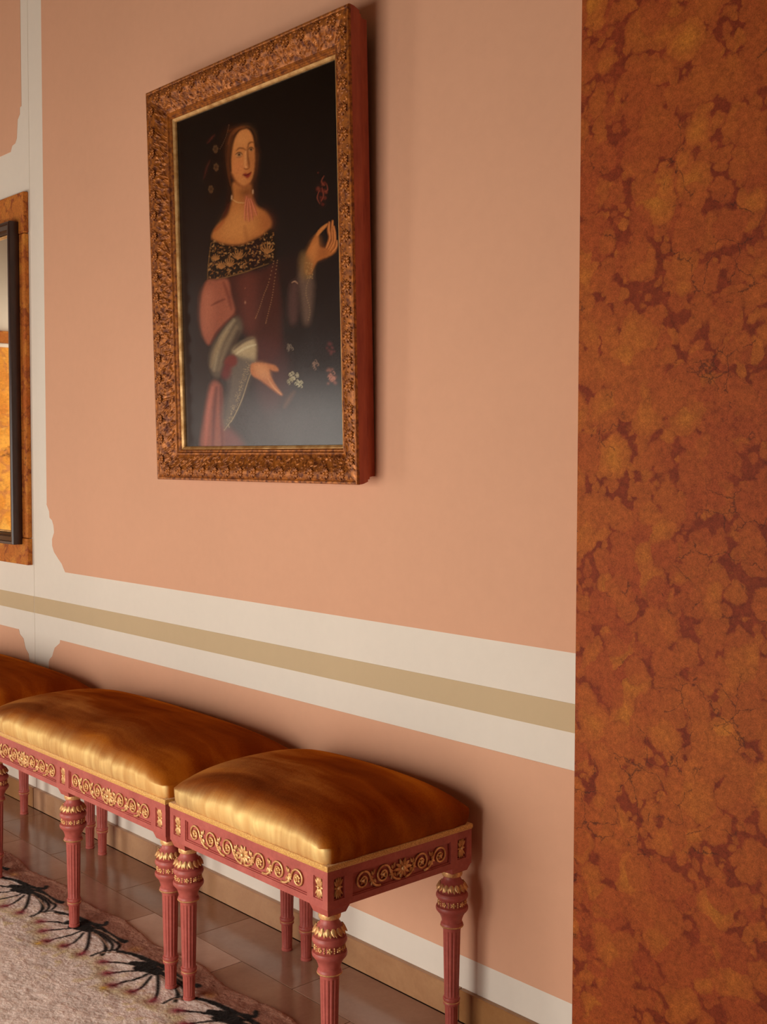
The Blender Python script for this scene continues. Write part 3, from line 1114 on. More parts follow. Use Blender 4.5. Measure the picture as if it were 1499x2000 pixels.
# pearls and blossoms in the hair
for k in range(14):
    t_ = k / 13
    dab(zC([(352 - 85 * t_ + 14 * math.sin(t_ * 3), 80 + 230 * t_)])[0], (132, 92, 62), 0.9, 0.55)
for (cx, cy) in ((225, 315), (230, 490), (180, 705)):
    for k in range(6):
        a = k * 1.05 + cx
        dab(zC([(cx + 18 * math.cos(a), cy + 28 * math.sin(a))])[0], (134, 94, 58), 2.0, 0.4, 2.8)
    stroke(zC([(cx, cy - 20), (cx + 4, cy + 40)]), (90, 54, 30), 1.0, 1.0, 0.7)
# brocade collar
BRO = zD([(235, 245), (300, 280), (430, 320), (600, 345), (760, 325), (930, 250), (1100, 150), (1230, 40), (1300, 130), (1330, 380), (1325, 580), (1200, 650), (1000, 730), (820, 800), (620, 865), (400, 925), (160, 970), (175, 700), (205, 420)])
shape(BRO, (34, 20, 11), 1.5)
shape(zD([(880, 300), (1060, 260), (1060, 700), (900, 740)]), (40, 16, 18), 6, 0.7)
rg = np.random.default_rng(5)
bp_ = np.array(BRO)


def pip(p):
    r = False
    j = len(bp_) - 1
    for i in range(len(bp_)):
        if (bp_[i][1] > p[1]) != (bp_[j][1] > p[1]) and p[0] < (bp_[j][0] - bp_[i][0]) * (p[1] - bp_[i][1]) / (bp_[j][1] - bp_[i][1]) + bp_[i][0]:
            r = not r
        j = i
    return r


for k in range(620):
    p = (rg.uniform(405, 543), rg.uniform(440, 542))
    if not pip(p):
        continue
    a = rg.uniform(0, 6.28)
    ln = rg.uniform(1.5, 4.5)
    q = (p[0] + ln * math.cos(a), p[1] + ln * math.sin(a))
    mid = ((p[0] + q[0]) / 2 + rg.uniform(-1.6, 1.6), (p[1] + q[1]) / 2 + rg.uniform(-1.6, 1.6))
    if not pip(q):
        continue
    cc_ = [(150, 96, 50), (120, 76, 38), (170, 122, 72), (96, 60, 34)][int(rg.integers(4))]
    stroke([p, mid, q], cc_, rg.uniform(0.6, 1.15), 0.7, 0.85)
for (cx, cy, s_) in ((680, 590, 1.0), (540, 720, 0.95), (1180, 480, 1.25), (400, 760, 0.8), (300, 620, 0.7)):
    for k in range(7):
        a = -math.pi / 2 + (k - 3) * 0.34
        L_ = 170 * s_ * (1.0 - 0.09 * abs(k - 3))
        stroke(zD([(cx, cy), (cx + 0.55 * L_ * math.cos(a), cy + 0.55 * L_ * math.sin(a)), (cx + L_ * math.cos(a) * 0.9, cy + L_ * math.sin(a))]), (158, 104, 56), 1.0, 0.8, 0.9)
stroke(zD([(235, 250), (420, 325), (600, 350), (760, 330), (930, 258), (1100, 158)]), (120, 66, 32), 0.7, 0.8, 0.8)
stroke(zD([(165, 965), (400, 925), (620, 862), (820, 800), (1000, 728), (1200, 655)]), (116, 84, 46), 1.1, 0.9, 0.85)
stroke(zD([(165, 945), (180, 700), (225, 330)]), (120, 84, 46), 0.9, 0.9, 0.7)
# near sleeve
shape(zB([(395, 192), (368, 290), (358, 410), (372, 520), (408, 585), (450, 510), (520, 435), (565, 375), (545, 280), (522, 178), (450, 182)]), (146, 80, 58), 1.6)
shape(zB([(375, 260), (420, 230), (440, 330), (420, 480), (395, 530), (366, 420)]), (170, 98, 72), 7, 0.85)
stroke(zB([(425, 340), (470, 315), (505, 300)]), (84, 30, 24), 1.8, 2, 0.7)
stroke(zB([(500, 200), (530, 290), (545, 360)]), (90, 36, 30), 3.0, 3, 0.6)
stroke(zB([(420, 580), (480, 480), (570, 390)]), (96, 42, 32), 2.2, 2, 0.8)
# linen puff, turned cuff, ribbon, lace
shape(zB([(585, 405), (612, 480), (570, 560), (548, 640), (505, 710), (470, 785), (430, 770), (408, 690), (425, 600), (470, 520), (530, 440)]), (92, 76, 60), 3)
for q, c_ in (([(560, 430), (480, 560), (440, 740)], (158, 138, 108)), ([(575, 470), (510, 600), (465, 740)], (128, 108, 84)), ([(590, 500), (550, 600), (500, 690)], (64, 46, 38)), ([(520, 500), (455, 610), (425, 720)], (146, 122, 90))):
    stroke(zB(q), c_, 4.0, 4.0, 0.8)
shape(zB([(548, 625), (600, 572), (670, 538), (688, 560), (694, 610), (682, 685), (610, 672)]), (170, 148, 112), 3)
stroke(zB([(560, 610), (620, 560), (675, 540)]), (76, 56, 50), 2.4, 2.2, 0.8)
stroke(zB([(572, 640), (630, 600), (690, 580)]), (206, 188, 150), 2.0, 2.0, 0.7)
shape(zB([(560, 660), (690, 680), (655, 780), (600, 930), (550, 1040), (502, 1120), (488, 1010), (525, 860), (515, 760)]), (104, 90, 78), 4, 0.85)
stroke(zB([(540, 780), (520, 900), (500, 1040)]), (70, 58, 54), 4, 4, 0.6)
for k in range(150):
    t_ = rg.uniform(0, 1)
    bx_ = 668 - 150 * t_ - 22 * rg.uniform(0, 1) * (1.4 - t_)
    by_ = 690 + 420 * t_
    dab(zB([(bx_ + rg.uniform(-12, 12), by_ + rg.uniform(-8, 8))])[0], (172, 146, 106), 0.9, 0.6)
stroke(zB([(690, 690), (650, 790), (605, 930), (555, 1040), (530, 1075), (500, 1118)]), (170, 146, 108), 0.9, 0.9, 0.8)
shape(zB([(515, 660), (560, 645), (580, 680), (565, 715), (525, 720), (500, 700)]), (112, 44, 36), 2.5)
shape(zB([(505, 700), (545, 715), (530, 790), (485, 785)]), (104, 34, 32), 3, 0.9)
# lower hand
shape(zB([(665, 700), (735, 694), (800, 705), (828, 730), (822, 748), (775, 742), (790, 790), (815, 835), (855, 893), (835, 890), (780, 850), (715, 800), (665, 765)]), (176, 108, 66), 1)
shape(zB([(680, 705), (740, 702), (770, 740), (770, 790), (700, 770)]), (202, 136, 88), 4, 0.85)
stroke(zB([(775, 735), (800, 748), (824, 746)]), (96, 50, 34), 1.0, 1.0, 0.85)
stroke(zB([(765, 790), (800, 845), (845, 890)]), (206, 140, 92), 1.4, 1.2, 0.8)
stroke(zB([(720, 800), (780, 850), (830, 890)]), (110, 58, 40), 1.2, 1.4, 0.7)
# raised hand
shape(zC([(1085, 1340), (1130, 1235), (1175, 1140), (1225, 1078), (1215, 1150), (1225, 1240), (1290, 1250), (1345, 1190), (1385, 1215), (1385, 1280), (1330, 1330), (1255, 1362), (1200, 1395), (1165, 1470), (1140, 1520), (1080, 1500)]), (168, 98, 48), 1.4)
shape(zC([(1120, 1290), (1180, 1170), (1215, 1170), (1210, 1300), (1160, 1400), (1110, 1430)]), (190, 118, 62), 5, 0.8)
shape(zC([(1225, 1240), (1290, 1255), (1300, 1320), (1220, 1360)]), (136, 72, 36), 5, 0.6)
stroke(zC([(1200, 1130), (1240, 1075), (1300, 1018)]), (190, 118, 60), 3.4, 1.3, 0.95)
for q, wd_ in (([(1290, 1250), (1325, 1150), (1312, 1080), (1318, 1000)], 3.0), ([(1310, 1265), (1350, 1180), (1345, 1080), (1350, 985)], 3.0), ([(1325, 1275), (1368, 1190), (1370, 1110), (1362, 1040)], 2.7), ([(1345, 1290), (1385, 1240), (1392, 1180)], 2.3)):
    stroke(zC(q), (182, 108, 56), wd_, 1.2, 0.95)
    stroke([(x - 2.6, y_ + 1) for x, y_ in zC(q)], (92, 42, 20), 0.8, 1.0, 0.75)
    stroke([(x + 0.8, y_) for x, y_ in zC(q)], (206, 130, 74), 0.9, 1.0, 0.6)
# linen at the raised wrist
shape(zC([(1060, 1290), (1110, 1330), (1160, 1420), (1140, 1540), (1060, 1560), (1030, 1400)]), (120, 88, 52), 4, 0.8)
for k in range(40):
    dab(zC([(rg.uniform(1090, 1160), rg.uniform(1400, 1560))])[0], (178, 136, 82), 1.0, 0.6)
# the flower held up, flowers at the foot
for k in range(26):
    dab(zC([(1250 + rg.normal(0, 22), 690 + rg.normal(0, 75))])[0], [(92, 34, 26), (70, 24, 20), (116, 52, 36)][int(rg.integers(3))], rg.uniform(2, 4), 0.6)
for q in ([(1265, 545), (1240, 600), (1270, 640)], [(1290, 620), (1300, 680), (1270, 700)], [(1220, 690), (1200, 760), (1225, 820)], [(1245, 660), (1260, 740), (1235, 800)]):
    stroke(zC(q), (140, 66, 48), 0.8, 0.9, 0.8)


def bloom(cx, cy, r, col, n=7, op=0.8):
    for k in range(n):
        a = rg.uniform(0, 6.28)
        d = rg.uniform(0.3, 1.0) * r
        x_, y_ = cx + d * math.cos(a), cy + d * math.sin(a)
        stroke([(x_ - 2, y_ + rg.uniform(-2, 2)), (x_ + rg.uniform(-1, 1), y_ - 3), (x_ + 2.5, y_ + 1.5), (x_, y_ + 3)], col, 0.8, 0.8, op)


bloom(576, 726, 9, (176, 164, 130), 12)
bloom(586, 744, 7, (190, 180, 142), 8)
bloom(569, 738, 6, (160, 148, 112), 6)
bloom(568, 672, 7, (128, 112, 96), 6, 0.7)
bloom(618, 704, 9, (134, 104, 86), 9, 0.7)
for k in range(14):
    dab((650 + rg.normal(0, 5), 731 + rg.normal(0, 8)), (150, 92, 76), rg.uniform(2, 4), 0.6)
bloom(651, 728, 9, (184, 122, 100), 9, 0.7)
for k in range(10):
    dab((648 + rg.normal(0, 4), 672 + rg.normal(0, 8)), (112, 54, 52), rg.uniform(2, 4), 0.5)
stroke([(576, 760), (566, 775), (558, 790)], (112, 76, 58), 4, 4, 0.5)
# chains of pearls
for A_ in ([(800, 60), (770, 190), (740, 270), (715, 350), (690, 415)], [(822, 55), (805, 180), (790, 285), (770, 370), (752, 445)]):
    P_ = spline(zB(A_), False, 12)
    for p in P_[::2]:
        dab(p, (164, 116, 78), 1.0, 0.85)
dab(zB([(628, 318)])[0], (176, 120, 92), 1.8, 0.8, 3.0)
dab(zB([(628, 230)])[0], (150, 96, 72), 1.2, 0.8)
# brush texture of the old paint
IMG = np.clip(IMG * (1 + 0.10 * blur(RNG.standard_normal((NZ, NX)), 1)[..., None] + 0.05 * RNG.standard_normal((NZ, NX))[..., None]), 0.0005, 1)
PX = 0.095 + U * CW
PZ = PH - 0.095 - V * CH
P = np.stack([PX, -0.0300 + 0 * PX, PZ], -1)
P = P[::-1]
link('canvas', grid_mesh('canvas', P, M['oil'], IMG[::-1] * 0.95), pic)
b = MB()
b.box(0.09, PW - 0.09, -0.0285, -0.008, 0.09, PH - 0.09)
b.build('stretcher', M['bole'], pic)

# ------------------------------------------------------------------ stools and benches
ZB, ZT, YF, YB = 0.3944, 0.4734, -0.4569, -0.0398
DEP = YB - YF
INS = 0.0305
BLK = 0.016
RUG_T = 0.010


def make_leg_parts(foot_z, tag_):
    """turned, fluted leg hanging from the apron; origin on the leg axis at floor level"""
    top = ZB - BLK
    d = lambda k: top - k
    NF = 14

    def fl(t_, z):
        q = (t_ * NF / (2 * math.pi)) % 1.0
        return 1.0 - 0.10 * max(0.0, math.sin(math.pi * min(1, max(0, (q - 0.16) / 0.68)))) ** 0.7
    parts = []
    b_ = MB()
    # square plinth block under the apron
    s0, s1 = 0.0295, 0.0235
    vs = [(sx * s0, sy * s0, ZB) for sx, sy in ((-1, -1), (1, -1), (1, 1), (-1, 1))] + [(sx * s1, sy * s1, top) for sx, sy in ((-1, -1), (1, -1), (1, 1), (-1, 1))]
    b_.add(vs, [(0, 1, 2, 3), (7, 6, 5, 4)] + [(i, 4 + i, 4 + (i + 1) % 4, (i + 1) % 4) for i in range(4)])
    prof = [(0.0190, 0.0), (0.0190, 0.014), (0.0200, 0.020), (0.0240, 0.025), (0.0285, 0.031), (0.0305, 0.037), (0.0295, 0.043), (0.0260, 0.0465),
            (0.0270, 0.0475), (0.0335, 0.0495), (0.0360, 0.0535), (0.0365, 0.0575), (0.0345, 0.0620), (0.0315, 0.0640), (0.0300, 0.0655),
            (0.0298, 0.0780), (0.0310, 0.0790), (0.0355, 0.0805), (0.0368, 0.0845), (0.0360, 0.0890), (0.0330, 0.0930), (0.0300, 0.0960),
            (0.0265, 0.1020), (0.0235, 0.1100), (0.0225, 0.1170), (0.0240, 0.1185), (0.0256, 0.1220), (0.0256, 0.1260), (0.0240, 0.1285), (0.0200, 0.1300)]
    b_.lathe([(r, d(k)) for r, k in prof], 28)
    sh = [(0.0202, 0.1300), (0.0200, 0.136), (0.0197, 0.138), (0.0190, 0.17), (0.0178, 0.23), (0.0166, 0.283), (0.0168, 0.287), (0.0168, 0.2895)]
    b_.lathe([(r, d(k)) for r, k in sh], NF * 6, flute=lambda t_, z: fl(t_, z) if d(0.284) < z < d(0.1365) else 1.0)
    rg_ = [(0.0165, 0.2890), (0.0186, 0.2900), (0.0196, 0.2930), (0.0190, 0.2965), (0.0178, 0.2985), (0.0180, 0.3010), (0.0190, 0.3030), (0.0184, 0.3060), (0.0160, 0.3075)]
    b_.lathe([(r, d(k)) for r, k in rg_], 24)
    end = top - foot_z
    ft = [(0.0156, 0.3070), (0.0155, 0.310), (0.0150, 0.311), (0.0136, end - 0.012), (0.0140, end - 0.010), (0.0136, end - 0.0085), (0.0130, end - 0.007), (0.0146, end - 0.005), (0.0146, end - 0.0005), (0.0135, end)]
    b_.lathe([(r, d(k)) for r, k in ft], NF * 6, flute=lambda t_, z: fl(t_, z) if d(end - 0.0125) < z < d(0.3105) else 1.0)
    parts.append(('leg', b_.mesh('leg', M['redwood'], 38), None))
    # gilt rings
    for (k0, k1, r0) in ((0.0, 0.0125, 0.0232), (0.1235, 0.1275, 0.0262), (0.2985, 0.3020, 0.0184)):
        g_ = MB()
        km = (k0 + k1) / 2
        h_ = (k1 - k0) / 2
        g_.lathe([(r0 - 0.003, d(k0)), (r0 - 0.0006, d(km - h_ * 0.8)), (r0 + 0.0004, d(km)), (r0 - 0.0006, d(km + h_ * 0.8)), (r0 - 0.003, d(k1))], 28)
        parts.append(('gilt_ring', g_.mesh('gilt_ring', M['gilt'], 50), 'leg'))
    # collar of gilt leaves on the bulge
    g_ = MB()
    nl = 15
    for i in range(nl):
        a = 2 * math.pi * i / nl
        ca, sa = math.cos(a), math.sin(a)
        g_.leaf((ca * 0.0262, sa * 0.0262, d(0.0275)), (ca * 0.42, sa * 0.42, -1), (ca, sa, 0.35), 0.0165, 0.0115, 0.0042, 4, 0.002)
        a2 = a + math.pi / nl
        g_.leaf((math.cos(a2) * 0.0285, math.sin(a2) * 0.0285, d(0.033)), (math.cos(a2) * 0.2, math.sin(a2) * 0.2, -1), (math.cos(a2), math.sin(a2), 0.2), 0.0130, 0.0070, 0.0030, 3)
    parts.append(('leaf_collar', g_.mesh('leaf_collar', M['gilt'], True), 'leg'))
    # band of small gilt flowers in the groove
    g_ = MB()
    nb = 9
    for i in range(nb):
        a = 2 * math.pi * i / nb
        ca, sa = math.cos(a), math.sin(a)
        cc0 = Vector((ca * 0.0302, sa * 0.0302, d(0.0718)))
        tn = Vector((-sa, ca, 0))
        for j in range(5):
            an = 2 * math.pi * j / 5
            dr = tn * math.cos(an) + Vector((0, 0, 1)) * math.sin(an)
            g_.leaf(cc0 + dr * 0.001, dr, (ca, sa, 0), 0.0056, 0.0052, 0.0030, 3)
        g_.ball(cc0 + Vector((ca, sa, 0)) * 0.002, 0.0019, 0.0019, 0.0019, 6, 4)
        a2 = a + math.pi / nb
        cc1 = Vector((math.cos(a2) * 0.0302, math.sin(a2) * 0.0302, d(0.0718)))
        for zz in (-0.0045, 0.0, 0.0045):
            g_.ball(cc1 + Vector((0, 0, zz)), 0.0019, 0.0019, 0.0022, 6, 4)
    parts.append(('flower_band', g_.mesh('flower_band', M['gilt'], True), 'leg'))
    return parts


LEG_F = make_leg_parts(RUG_T, 'front')
LEG_B = make_leg_parts(0.0, 'back')


def add_leg(parts, root, x, y):
    lg = None
    for nm, me, par in parts:
        if par is None:
            lg = link(nm, me, root, (x, y, 0))
        else:
            link(nm, me, lg)


def scroll_mesh(L, nsp):
    """gilt running scroll, nsp spirals to each side of a central palmette; lies in xz, proud towards -y"""
    g_ = MB()
    cw_ = 0.024
    pit = (L / 2 - cw_) / nsp
    R = min(0.0208, pit * 0.42)
    yb_ = -0.0015
    for sgn in (-1, 1):
        for k in range(nsp):
            cx = sgn * (cw_ + pit * (k + 0.56))
            fl_ = 1
            pts, rad = [], []
            # stem rises from the inner foot, runs over the top and curls inwards
            for i in range(44):
                t_ = i / 43
                if t_ < 0.22:
                    q = t_ / 0.22
                    x_ = cx - sgn * (pit * 0.86 - (pit * 0.86 - R) * q ** 0.8)
                    z_ = fl_ * (-R * 1.0 + R * 1.0 * q ** 2.2)
                else:
                    q = (t_ - 0.22) / 0.78
                    an = math.pi - q * math.pi * 3.1
                    r_ = R * (1 - 0.78 * q)
                    x_ = cx + sgn * r_ * math.cos(an)
                    z_ = fl_ * r_ * math.sin(an)
                pts.append((x_, yb_ - 0.0012 * t_, z_))
                rad.append(0.0030 - 0.0012 * t_)
            g_.tube(pts, rad, 6)
            g_.ball((cx, yb_ - 0.002, 0), 0.0038, 0.0036, 0.0038, 8, 5)
            for j in range(5):
                an = 0.4 + j * 1.25
                g_.leaf((cx + 0.003 * math.cos(an), yb_, 0.003 * math.sin(an)), (math.cos(an), 0, math.sin(an)), (0, -1, 0), 0.0065, 0.0055, 0.0030, 3)
            # leaves that fill the gaps between the curls
            gx = cx - sgn * pit * 0.5
            for (dx, dz, ax, az, ln) in ((0.0, -0.004, 0.5, -1.0, 0.013), (0.002, -0.002, 1.0, -0.55, 0.012), (-0.003, -0.003, -0.4, -1.0, 0.011),
                                         (0.0, 0.006, -0.45, 1.0, 0.012), (0.001, 0.005, 0.35, 1.0, 0.010), (0.001, 0.0, 0.9, 0.4, 0.010)):
                g_.leaf((gx + sgn * dx, yb_, dz), (sgn * ax, 0, az), (0, -1, 0), ln, 0.0062, 0.0038, 3)
    # central palmette
    for j in range(10):
        an = 2 * math.pi * j / 10
        ln = 0.019 if j % 5 else 0.023
        g_.leaf((0.004 * math.cos(an), yb_, 0.003 * math.sin(an)), (math.cos(an), 0, math.sin(an) * 0.95), (0, -1, 0), ln, 0.0085, 0.0045, 4)
    g_.ball((0, yb_ - 0.003, 0), 0.006, 0.005, 0.006, 8, 5)
    return g_.mesh('scroll_ornament', M['gilt'], True)


def rosette_mesh():
    g_ = MB()
    for sg in (-1, 1):
        for j in range(5):
            an = sg * (math.pi / 2 + (j - 2) * 0.42)
            ln = (0.0185, 0.0205, 0.0215, 0.0205, 0.0185)[j] * (0.75 + 0.25 * abs(math.sin(an)))
            g_.leaf((0.0015 * math.cos(an), -0.0008, 0.002 * math.sin(an)), (math.cos(an) * 0.62, 0, math.sin(an)), (0, -1, 0), ln, 0.0062, 0.0042, 4, 0.001)
        g_.leaf((sg * 0.002, -0.0008, 0), (sg, 0, 0), (0, -1, 0), 0.0095, 0.006, 0.0036, 3)
    g_.ball((0, -0.0035, 0), 0.0036, 0.0035, 0.0036, 8, 5)
    return g_.mesh('rosette', M['gilt'], True)


ROS = rosette_mesh()
P0, P1 = 0.0135, 0.0620            # recessed panels: height above the apron's lower edge
R0, R1 = 0.0165, 0.0450            # rosette recess from the corner
S0 = 0.0660                        # scroll recess from the corner
REC = 0.0055


def face_pieces(bb, L, recs, xf):
    """raised boards around recesses on one apron face. recs: list of (u0, u1, z0, z1); xf(u, depth, z) -> xyz"""
    us = sorted({0.0, L} | {u for r in recs for u in r[:2]})

    def brd(u0, u1, z0, z1):
        a = [(u0, 0.0, z0), (u1, 0.0, z0), (u1, 0.0, z1), (u0, 0.0, z1)]
        bk = [(u0 , REC + 0.002, z0), (u1, REC + 0.002, z0), (u1, REC + 0.002, z1), (u0, REC + 0.002, z1)]
        vs = [xf(*p) for p in a + bk]
        fs = [(0, 1, 2, 3), (0, 4, 5, 1), (2, 6, 7, 3)]
        if u1 < L - 1e-6:
            fs.append((1, 5, 6, 2))
        if u0 > 1e-6:
            fs.append((3, 7, 4, 0))
        bb.add(vs, fs)
    hz = ZT - ZB
    for u0, u1 in zip(us[:-1], us[1:]):
        rc = [r for r in recs if abs(r[0] - u0) < 1e-6]
        if rc:
            brd(u0, u1, 0, rc[0][2])
            brd(u0, u1, rc[0][3], hz)
            # thin inner fillet of the recess
            f_ = 0.0028
            (a0, a1, z0, z1) = rc[0]
            for (p0, p1, q0, q1) in ((a0, a1, z0, z0 + f_), (a0, a1, z1 - f_, z1), (a0, a0 + f_, z0 + f_, z1 - f_), (a1 - f_, a1, z0 + f_, z1 - f_)):
                vs = [xf(p0, 0.0026, q0), xf(p1, 0.0026, q0), xf(p1, 0.0026, q1), xf(p0, 0.0026, q1), xf(p0, REC + 0.002, q0), xf(p1, REC + 0.002, q0), xf(p1, REC + 0.002, q1), xf(p0, REC + 0.002, q1)]
                bb.add(vs, [(0, 1, 2, 3), (0, 4, 5, 1), (1, 5, 6, 2), (2, 6, 7, 3), (3, 7, 4, 0)])
        else:
            brd(u0, u1, 0, hz)


SCROLLS = {}


def cushion_mesh(W, D, name):
    """domed seat pad, origin at the seat's front-left corner at apron top"""
    N = 260
    cx, cy = W / 2, D / 2
    hx, hy = W / 2 - 0.0075, D / 2 - 0.0075
    rc = 0.020

    def ring(hx_, hy_, rc_):
        pts = []
        seg = [(hx_ - rc_, hy_ - rc_, 0), (-(hx_ - rc_), hy_ - rc_, 1), (-(hx_ - rc_), -(hy_ - rc_), 2), (hx_ - rc_, -(hy_ - rc_), 3)]
        poly = []
        for (px, py, k) in seg:
            for i in range(13):
                a = math.pi / 2 * (k + i / 12)
                poly.append((px + rc_ * math.cos(a), py + rc_ * math.sin(a)))
        poly = np.array(poly + [poly[0]])
        d_ = np.r_[0, np.cumsum(np.hypot(*np.diff(poly, axis=0).T))]
        tt = np.linspace(0, d_[-1], N, endpoint=False)
        return np.stack([np.interp(tt, d_, poly[:, 0]), np.interp(tt, d_, poly[:, 1])], -1)
    base = ring(hx, hy, rc)
    ang = np.arctan2(base[:, 1] / hy, base[:, 0] / hx)
    # distance of each ring point from the nearest corner (for the corner tucks)
    dc = np.min([np.hypot(base[:, 0] - sx * hx, base[:, 1] - sy * hy) for sx in (-1, 1) for sy in (-1, 1)], axis=0)
    sarc = np.r_[0, np.cumsum(np.hypot(*np.diff(base, axis=0).T))]
    rows_ = []
    HS = 0.038       # height of the upright border

    def crown(u, v_):
        return 0.083 * ((1 - np.abs(u) ** 7) * (1 - np.abs(v_) ** 5)) ** 0.5 * (1 - 0.24 * u ** 2 - 0.28 * v_ ** 2 + 0.10 * u ** 2 * v_ ** 2)
    puck = 0.0016 * np.sin(sarc / 0.021 + 2.0 * np.sin(sarc / 0.05)) + 0.001 * np.sin(sarc / 0.0093)
    tuck = -0.0050 * np.exp(-((dc - 0.022) / 0.0030) ** 2)
    for t_ in np.linspace(0, 1, 12):
        z = HS * t_
        bul = 0.0105 * math.sin(math.pi * 0.5 * t_) ** 0.8
        rel = bul + (puck * math.sin(math.pi * 0.5 * t_) * 1.2 + tuck * math.sin(math.pi * 0.5 * t_))
        nx = base / np.maximum(1e-6, np.hypot(base[:, 0], base[:, 1]))[:, None]
        nx = np.stack([np.clip((np.abs(base[:, 0]) - hx + rc) / rc, 0, 1) * np.sign(base[:, 0]), np.clip((np.abs(base[:, 1]) - hy + rc) / rc, 0, 1) * np.sign(base[:, 1])], -1)
        ln = np.maximum(1e-6, np.hypot(nx[:, 0], nx[:, 1]))[:, None]
        p = base + nx / ln * rel[:, None]
        rows_.append(np.c_[p, np.full(N, z)])
    last = rows_[-1][:, :2]
    clean = base + nx / ln * 0.0105
    # the puckers fade out over the shoulder
    nt = 34
    for k in range(1, nt + 1):
        q = k / nt
        s_ = 1 - q
        # first rows round the shoulder over quickly
        ss = 1 - (q ** 2.2)
        p = clean * ss + (last - clean) * max(0.0, 1 - q * 1.9) ** 2
        # height follows the clean outline, so the puckers run up the shoulder and die out
        bb0 = base * ss
        u, v_ = np.clip(bb0[:, 0] / (hx + 0.0004), -1, 1), np.clip(bb0[:, 1] / (hy + 0.0004), -1, 1)
        z = HS + crown(u, v_)
        rows_.append(np.c_[p, z])
    V_ = np.concatenate(rows_)
    V_[:, 0] += cx
    V_[:, 1] += cy
    nr = len(rows_)
    fs = []
    for a in range(nr - 1):
        for i in range(N):
            j = (i + 1) % N
            fs.append((a * N + i, a * N + j, (a + 1) * N + j, (a + 1) * N + i))
    b_ = MB()
    b_.add(V_, fs)
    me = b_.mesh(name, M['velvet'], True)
    return me


def seat(name, x0, W, bays, label, cat):
    root = empty(name, (x0, YF, 0))
    tag(root, label, cat, 'red painted seats with amber velvet along the wall')
    D = DEP
    hz = ZT - ZB
    # apron
    b_ = MB()
    b_.box(REC, W - REC, REC, D - REC, ZB, ZT - 0.0005)
    bay = (W - 0.0) / bays
    # blocks with rosettes sit over the legs; the scroll panels lie between them
    if bays == 1:
        centers = [0.0305, W - 0.0305]
    else:
        centers = [0.0305 + (W - 0.061) * k / bays for k in range(bays + 1)]
    recs = [(c_ - 0.0145, c_ + 0.0145, P0 + 0.003, P1) for c_ in centers]
    pans = []
    for a, c_ in zip(centers[:-1], centers[1:]):
        pans.append((a + 0.0355, c_ - 0.0355, P0, P1))
    face_pieces(b_, W, recs + pans, lambda u, dp, z: (u, dp, ZB + z))
    sid_r = [(0.016, 0.045, P0 + 0.003, P1), (D - 0.045, D - 0.016, P0 + 0.003, P1)]
    sid_p = [(S0, D - S0, P0, P1)]
    face_pieces(b_, D, sid_r + sid_p, lambda u, dp, z: (W - dp, u, ZB + z))
    face_pieces(b_, D, sid_r + sid_p, lambda u, dp, z: (dp, D - u, ZB + z))
    face_pieces(b_, W, [], lambda u, dp, z: (W - u, D - dp, ZB + z))
    ap = b_.build('apron', M['redwood'], root)
    zc = ZB + (P0 + P1) / 2

    def orn(me, nm, x_, y_, rz):
        o_ = link(nm, me, ap, (x_, y_, zc + (0.0015 if nm == 'rosette' else 0)))
        o_.rotation_euler = (0, 0, rz)
    for c_ in centers:
        orn(ROS, 'rosette', c_, REC - 0.0002, 0)
    for (a, c_, _, _) in pans:
        L = round(c_ - a - 0.012, 4)
        if L not in SCROLLS:
            SCROLLS[L] = scroll_mesh(L, 3)
        orn(SCROLLS[L], 'scroll_ornament', (a + c_) / 2, REC - 0.0002, 0)
    L = round(D - 2 * S0 - 0.012, 4)
    if L not in SCROLLS:
        SCROLLS[L] = scroll_mesh(L, 2)
    for (u, xs_, rz) in ((0, W - REC + 0.0002, math.pi / 2), (1, REC - 0.0002, -math.pi / 2)):
        orn(SCROLLS[L], 'scroll_ornament', xs_, D / 2, rz)
        orn(ROS, 'rosette', xs_, 0.0305, rz)
        orn(ROS, 'rosette', xs_, D - 0.0305, rz)
    # legs
    for c_ in centers:
        add_leg(LEG_F, root, c_, INS)
        add_leg(LEG_B, root, c_, D - INS)
    # velvet pad and braid
    cu = link('cushion', cushion_mesh(W, D, 'cushion'), root, (0, 0, ZT))
    g_ = MB()
    r_ = 0.0
    vs, fs = [], []
    prof = [(0.0, -0.0012), (0.0040, -0.0008), (0.0056, 0.0025), (0.0056, 0.0080), (0.0040, 0.0108), (-0.0040, 0.0118)]
    n = len(prof)
    ci = 0.0035
    for (sx, sy) in ((0, 0), (1, 0), (1, 1), (0, 1)):
        for (o_, z_) in prof:
            o2 = o_ - ci
            vs.append(((W + o2) if sx else -o2, (D + o2) if sy else -o2, ZT + z_))
    for k in range(4):
        q = (k + 1) % 4
        for i in range(n - 1):
            fs.append((k * n + i, q * n + i, q * n + i + 1, k * n + i + 1))
    g_.add(vs, fs)
    # stitched edge beads along the visible sides
    g_.build('braid_trim', M['braid'], root, 30)
    return root


X_S0, X_S1 = -2.3484, -1.7608
seat('velvet_stool', X_S0, X_S1 - X_S0, 1, 'single red and gilt stool with a square amber velvet seat, nearest the marble pier', 'stool')
BW = 1.054
X_B1 = -2.3689
seat('velvet_bench', X_B1 - BW, BW, 2, 'longer two-bay red and gilt bench with bright amber velvet, beside the single stool', 'bench')
X_C1 = X_B1 - BW - 0.0225
seat('velvet_bench', X_C1 - BW, BW, 2, 'farthest velvet bench, only its dark amber end showing at the left edge', 'bench')

# ------------------------------------------------------------------ rug
def px_floor(u, v, z=RUG_T):
    d = fw + rt2 * ((u - 749.5) / F_PX) - up2 * ((v - 1000.0) / F_PX)
    k = (z - CAM.z) / d.z
    p = CAM + d * k
    return (p.x, p.y)


def zE(p): return [px_floor(x / 3.0, 1600 + y_ / 3.0) for x, y_ in p]


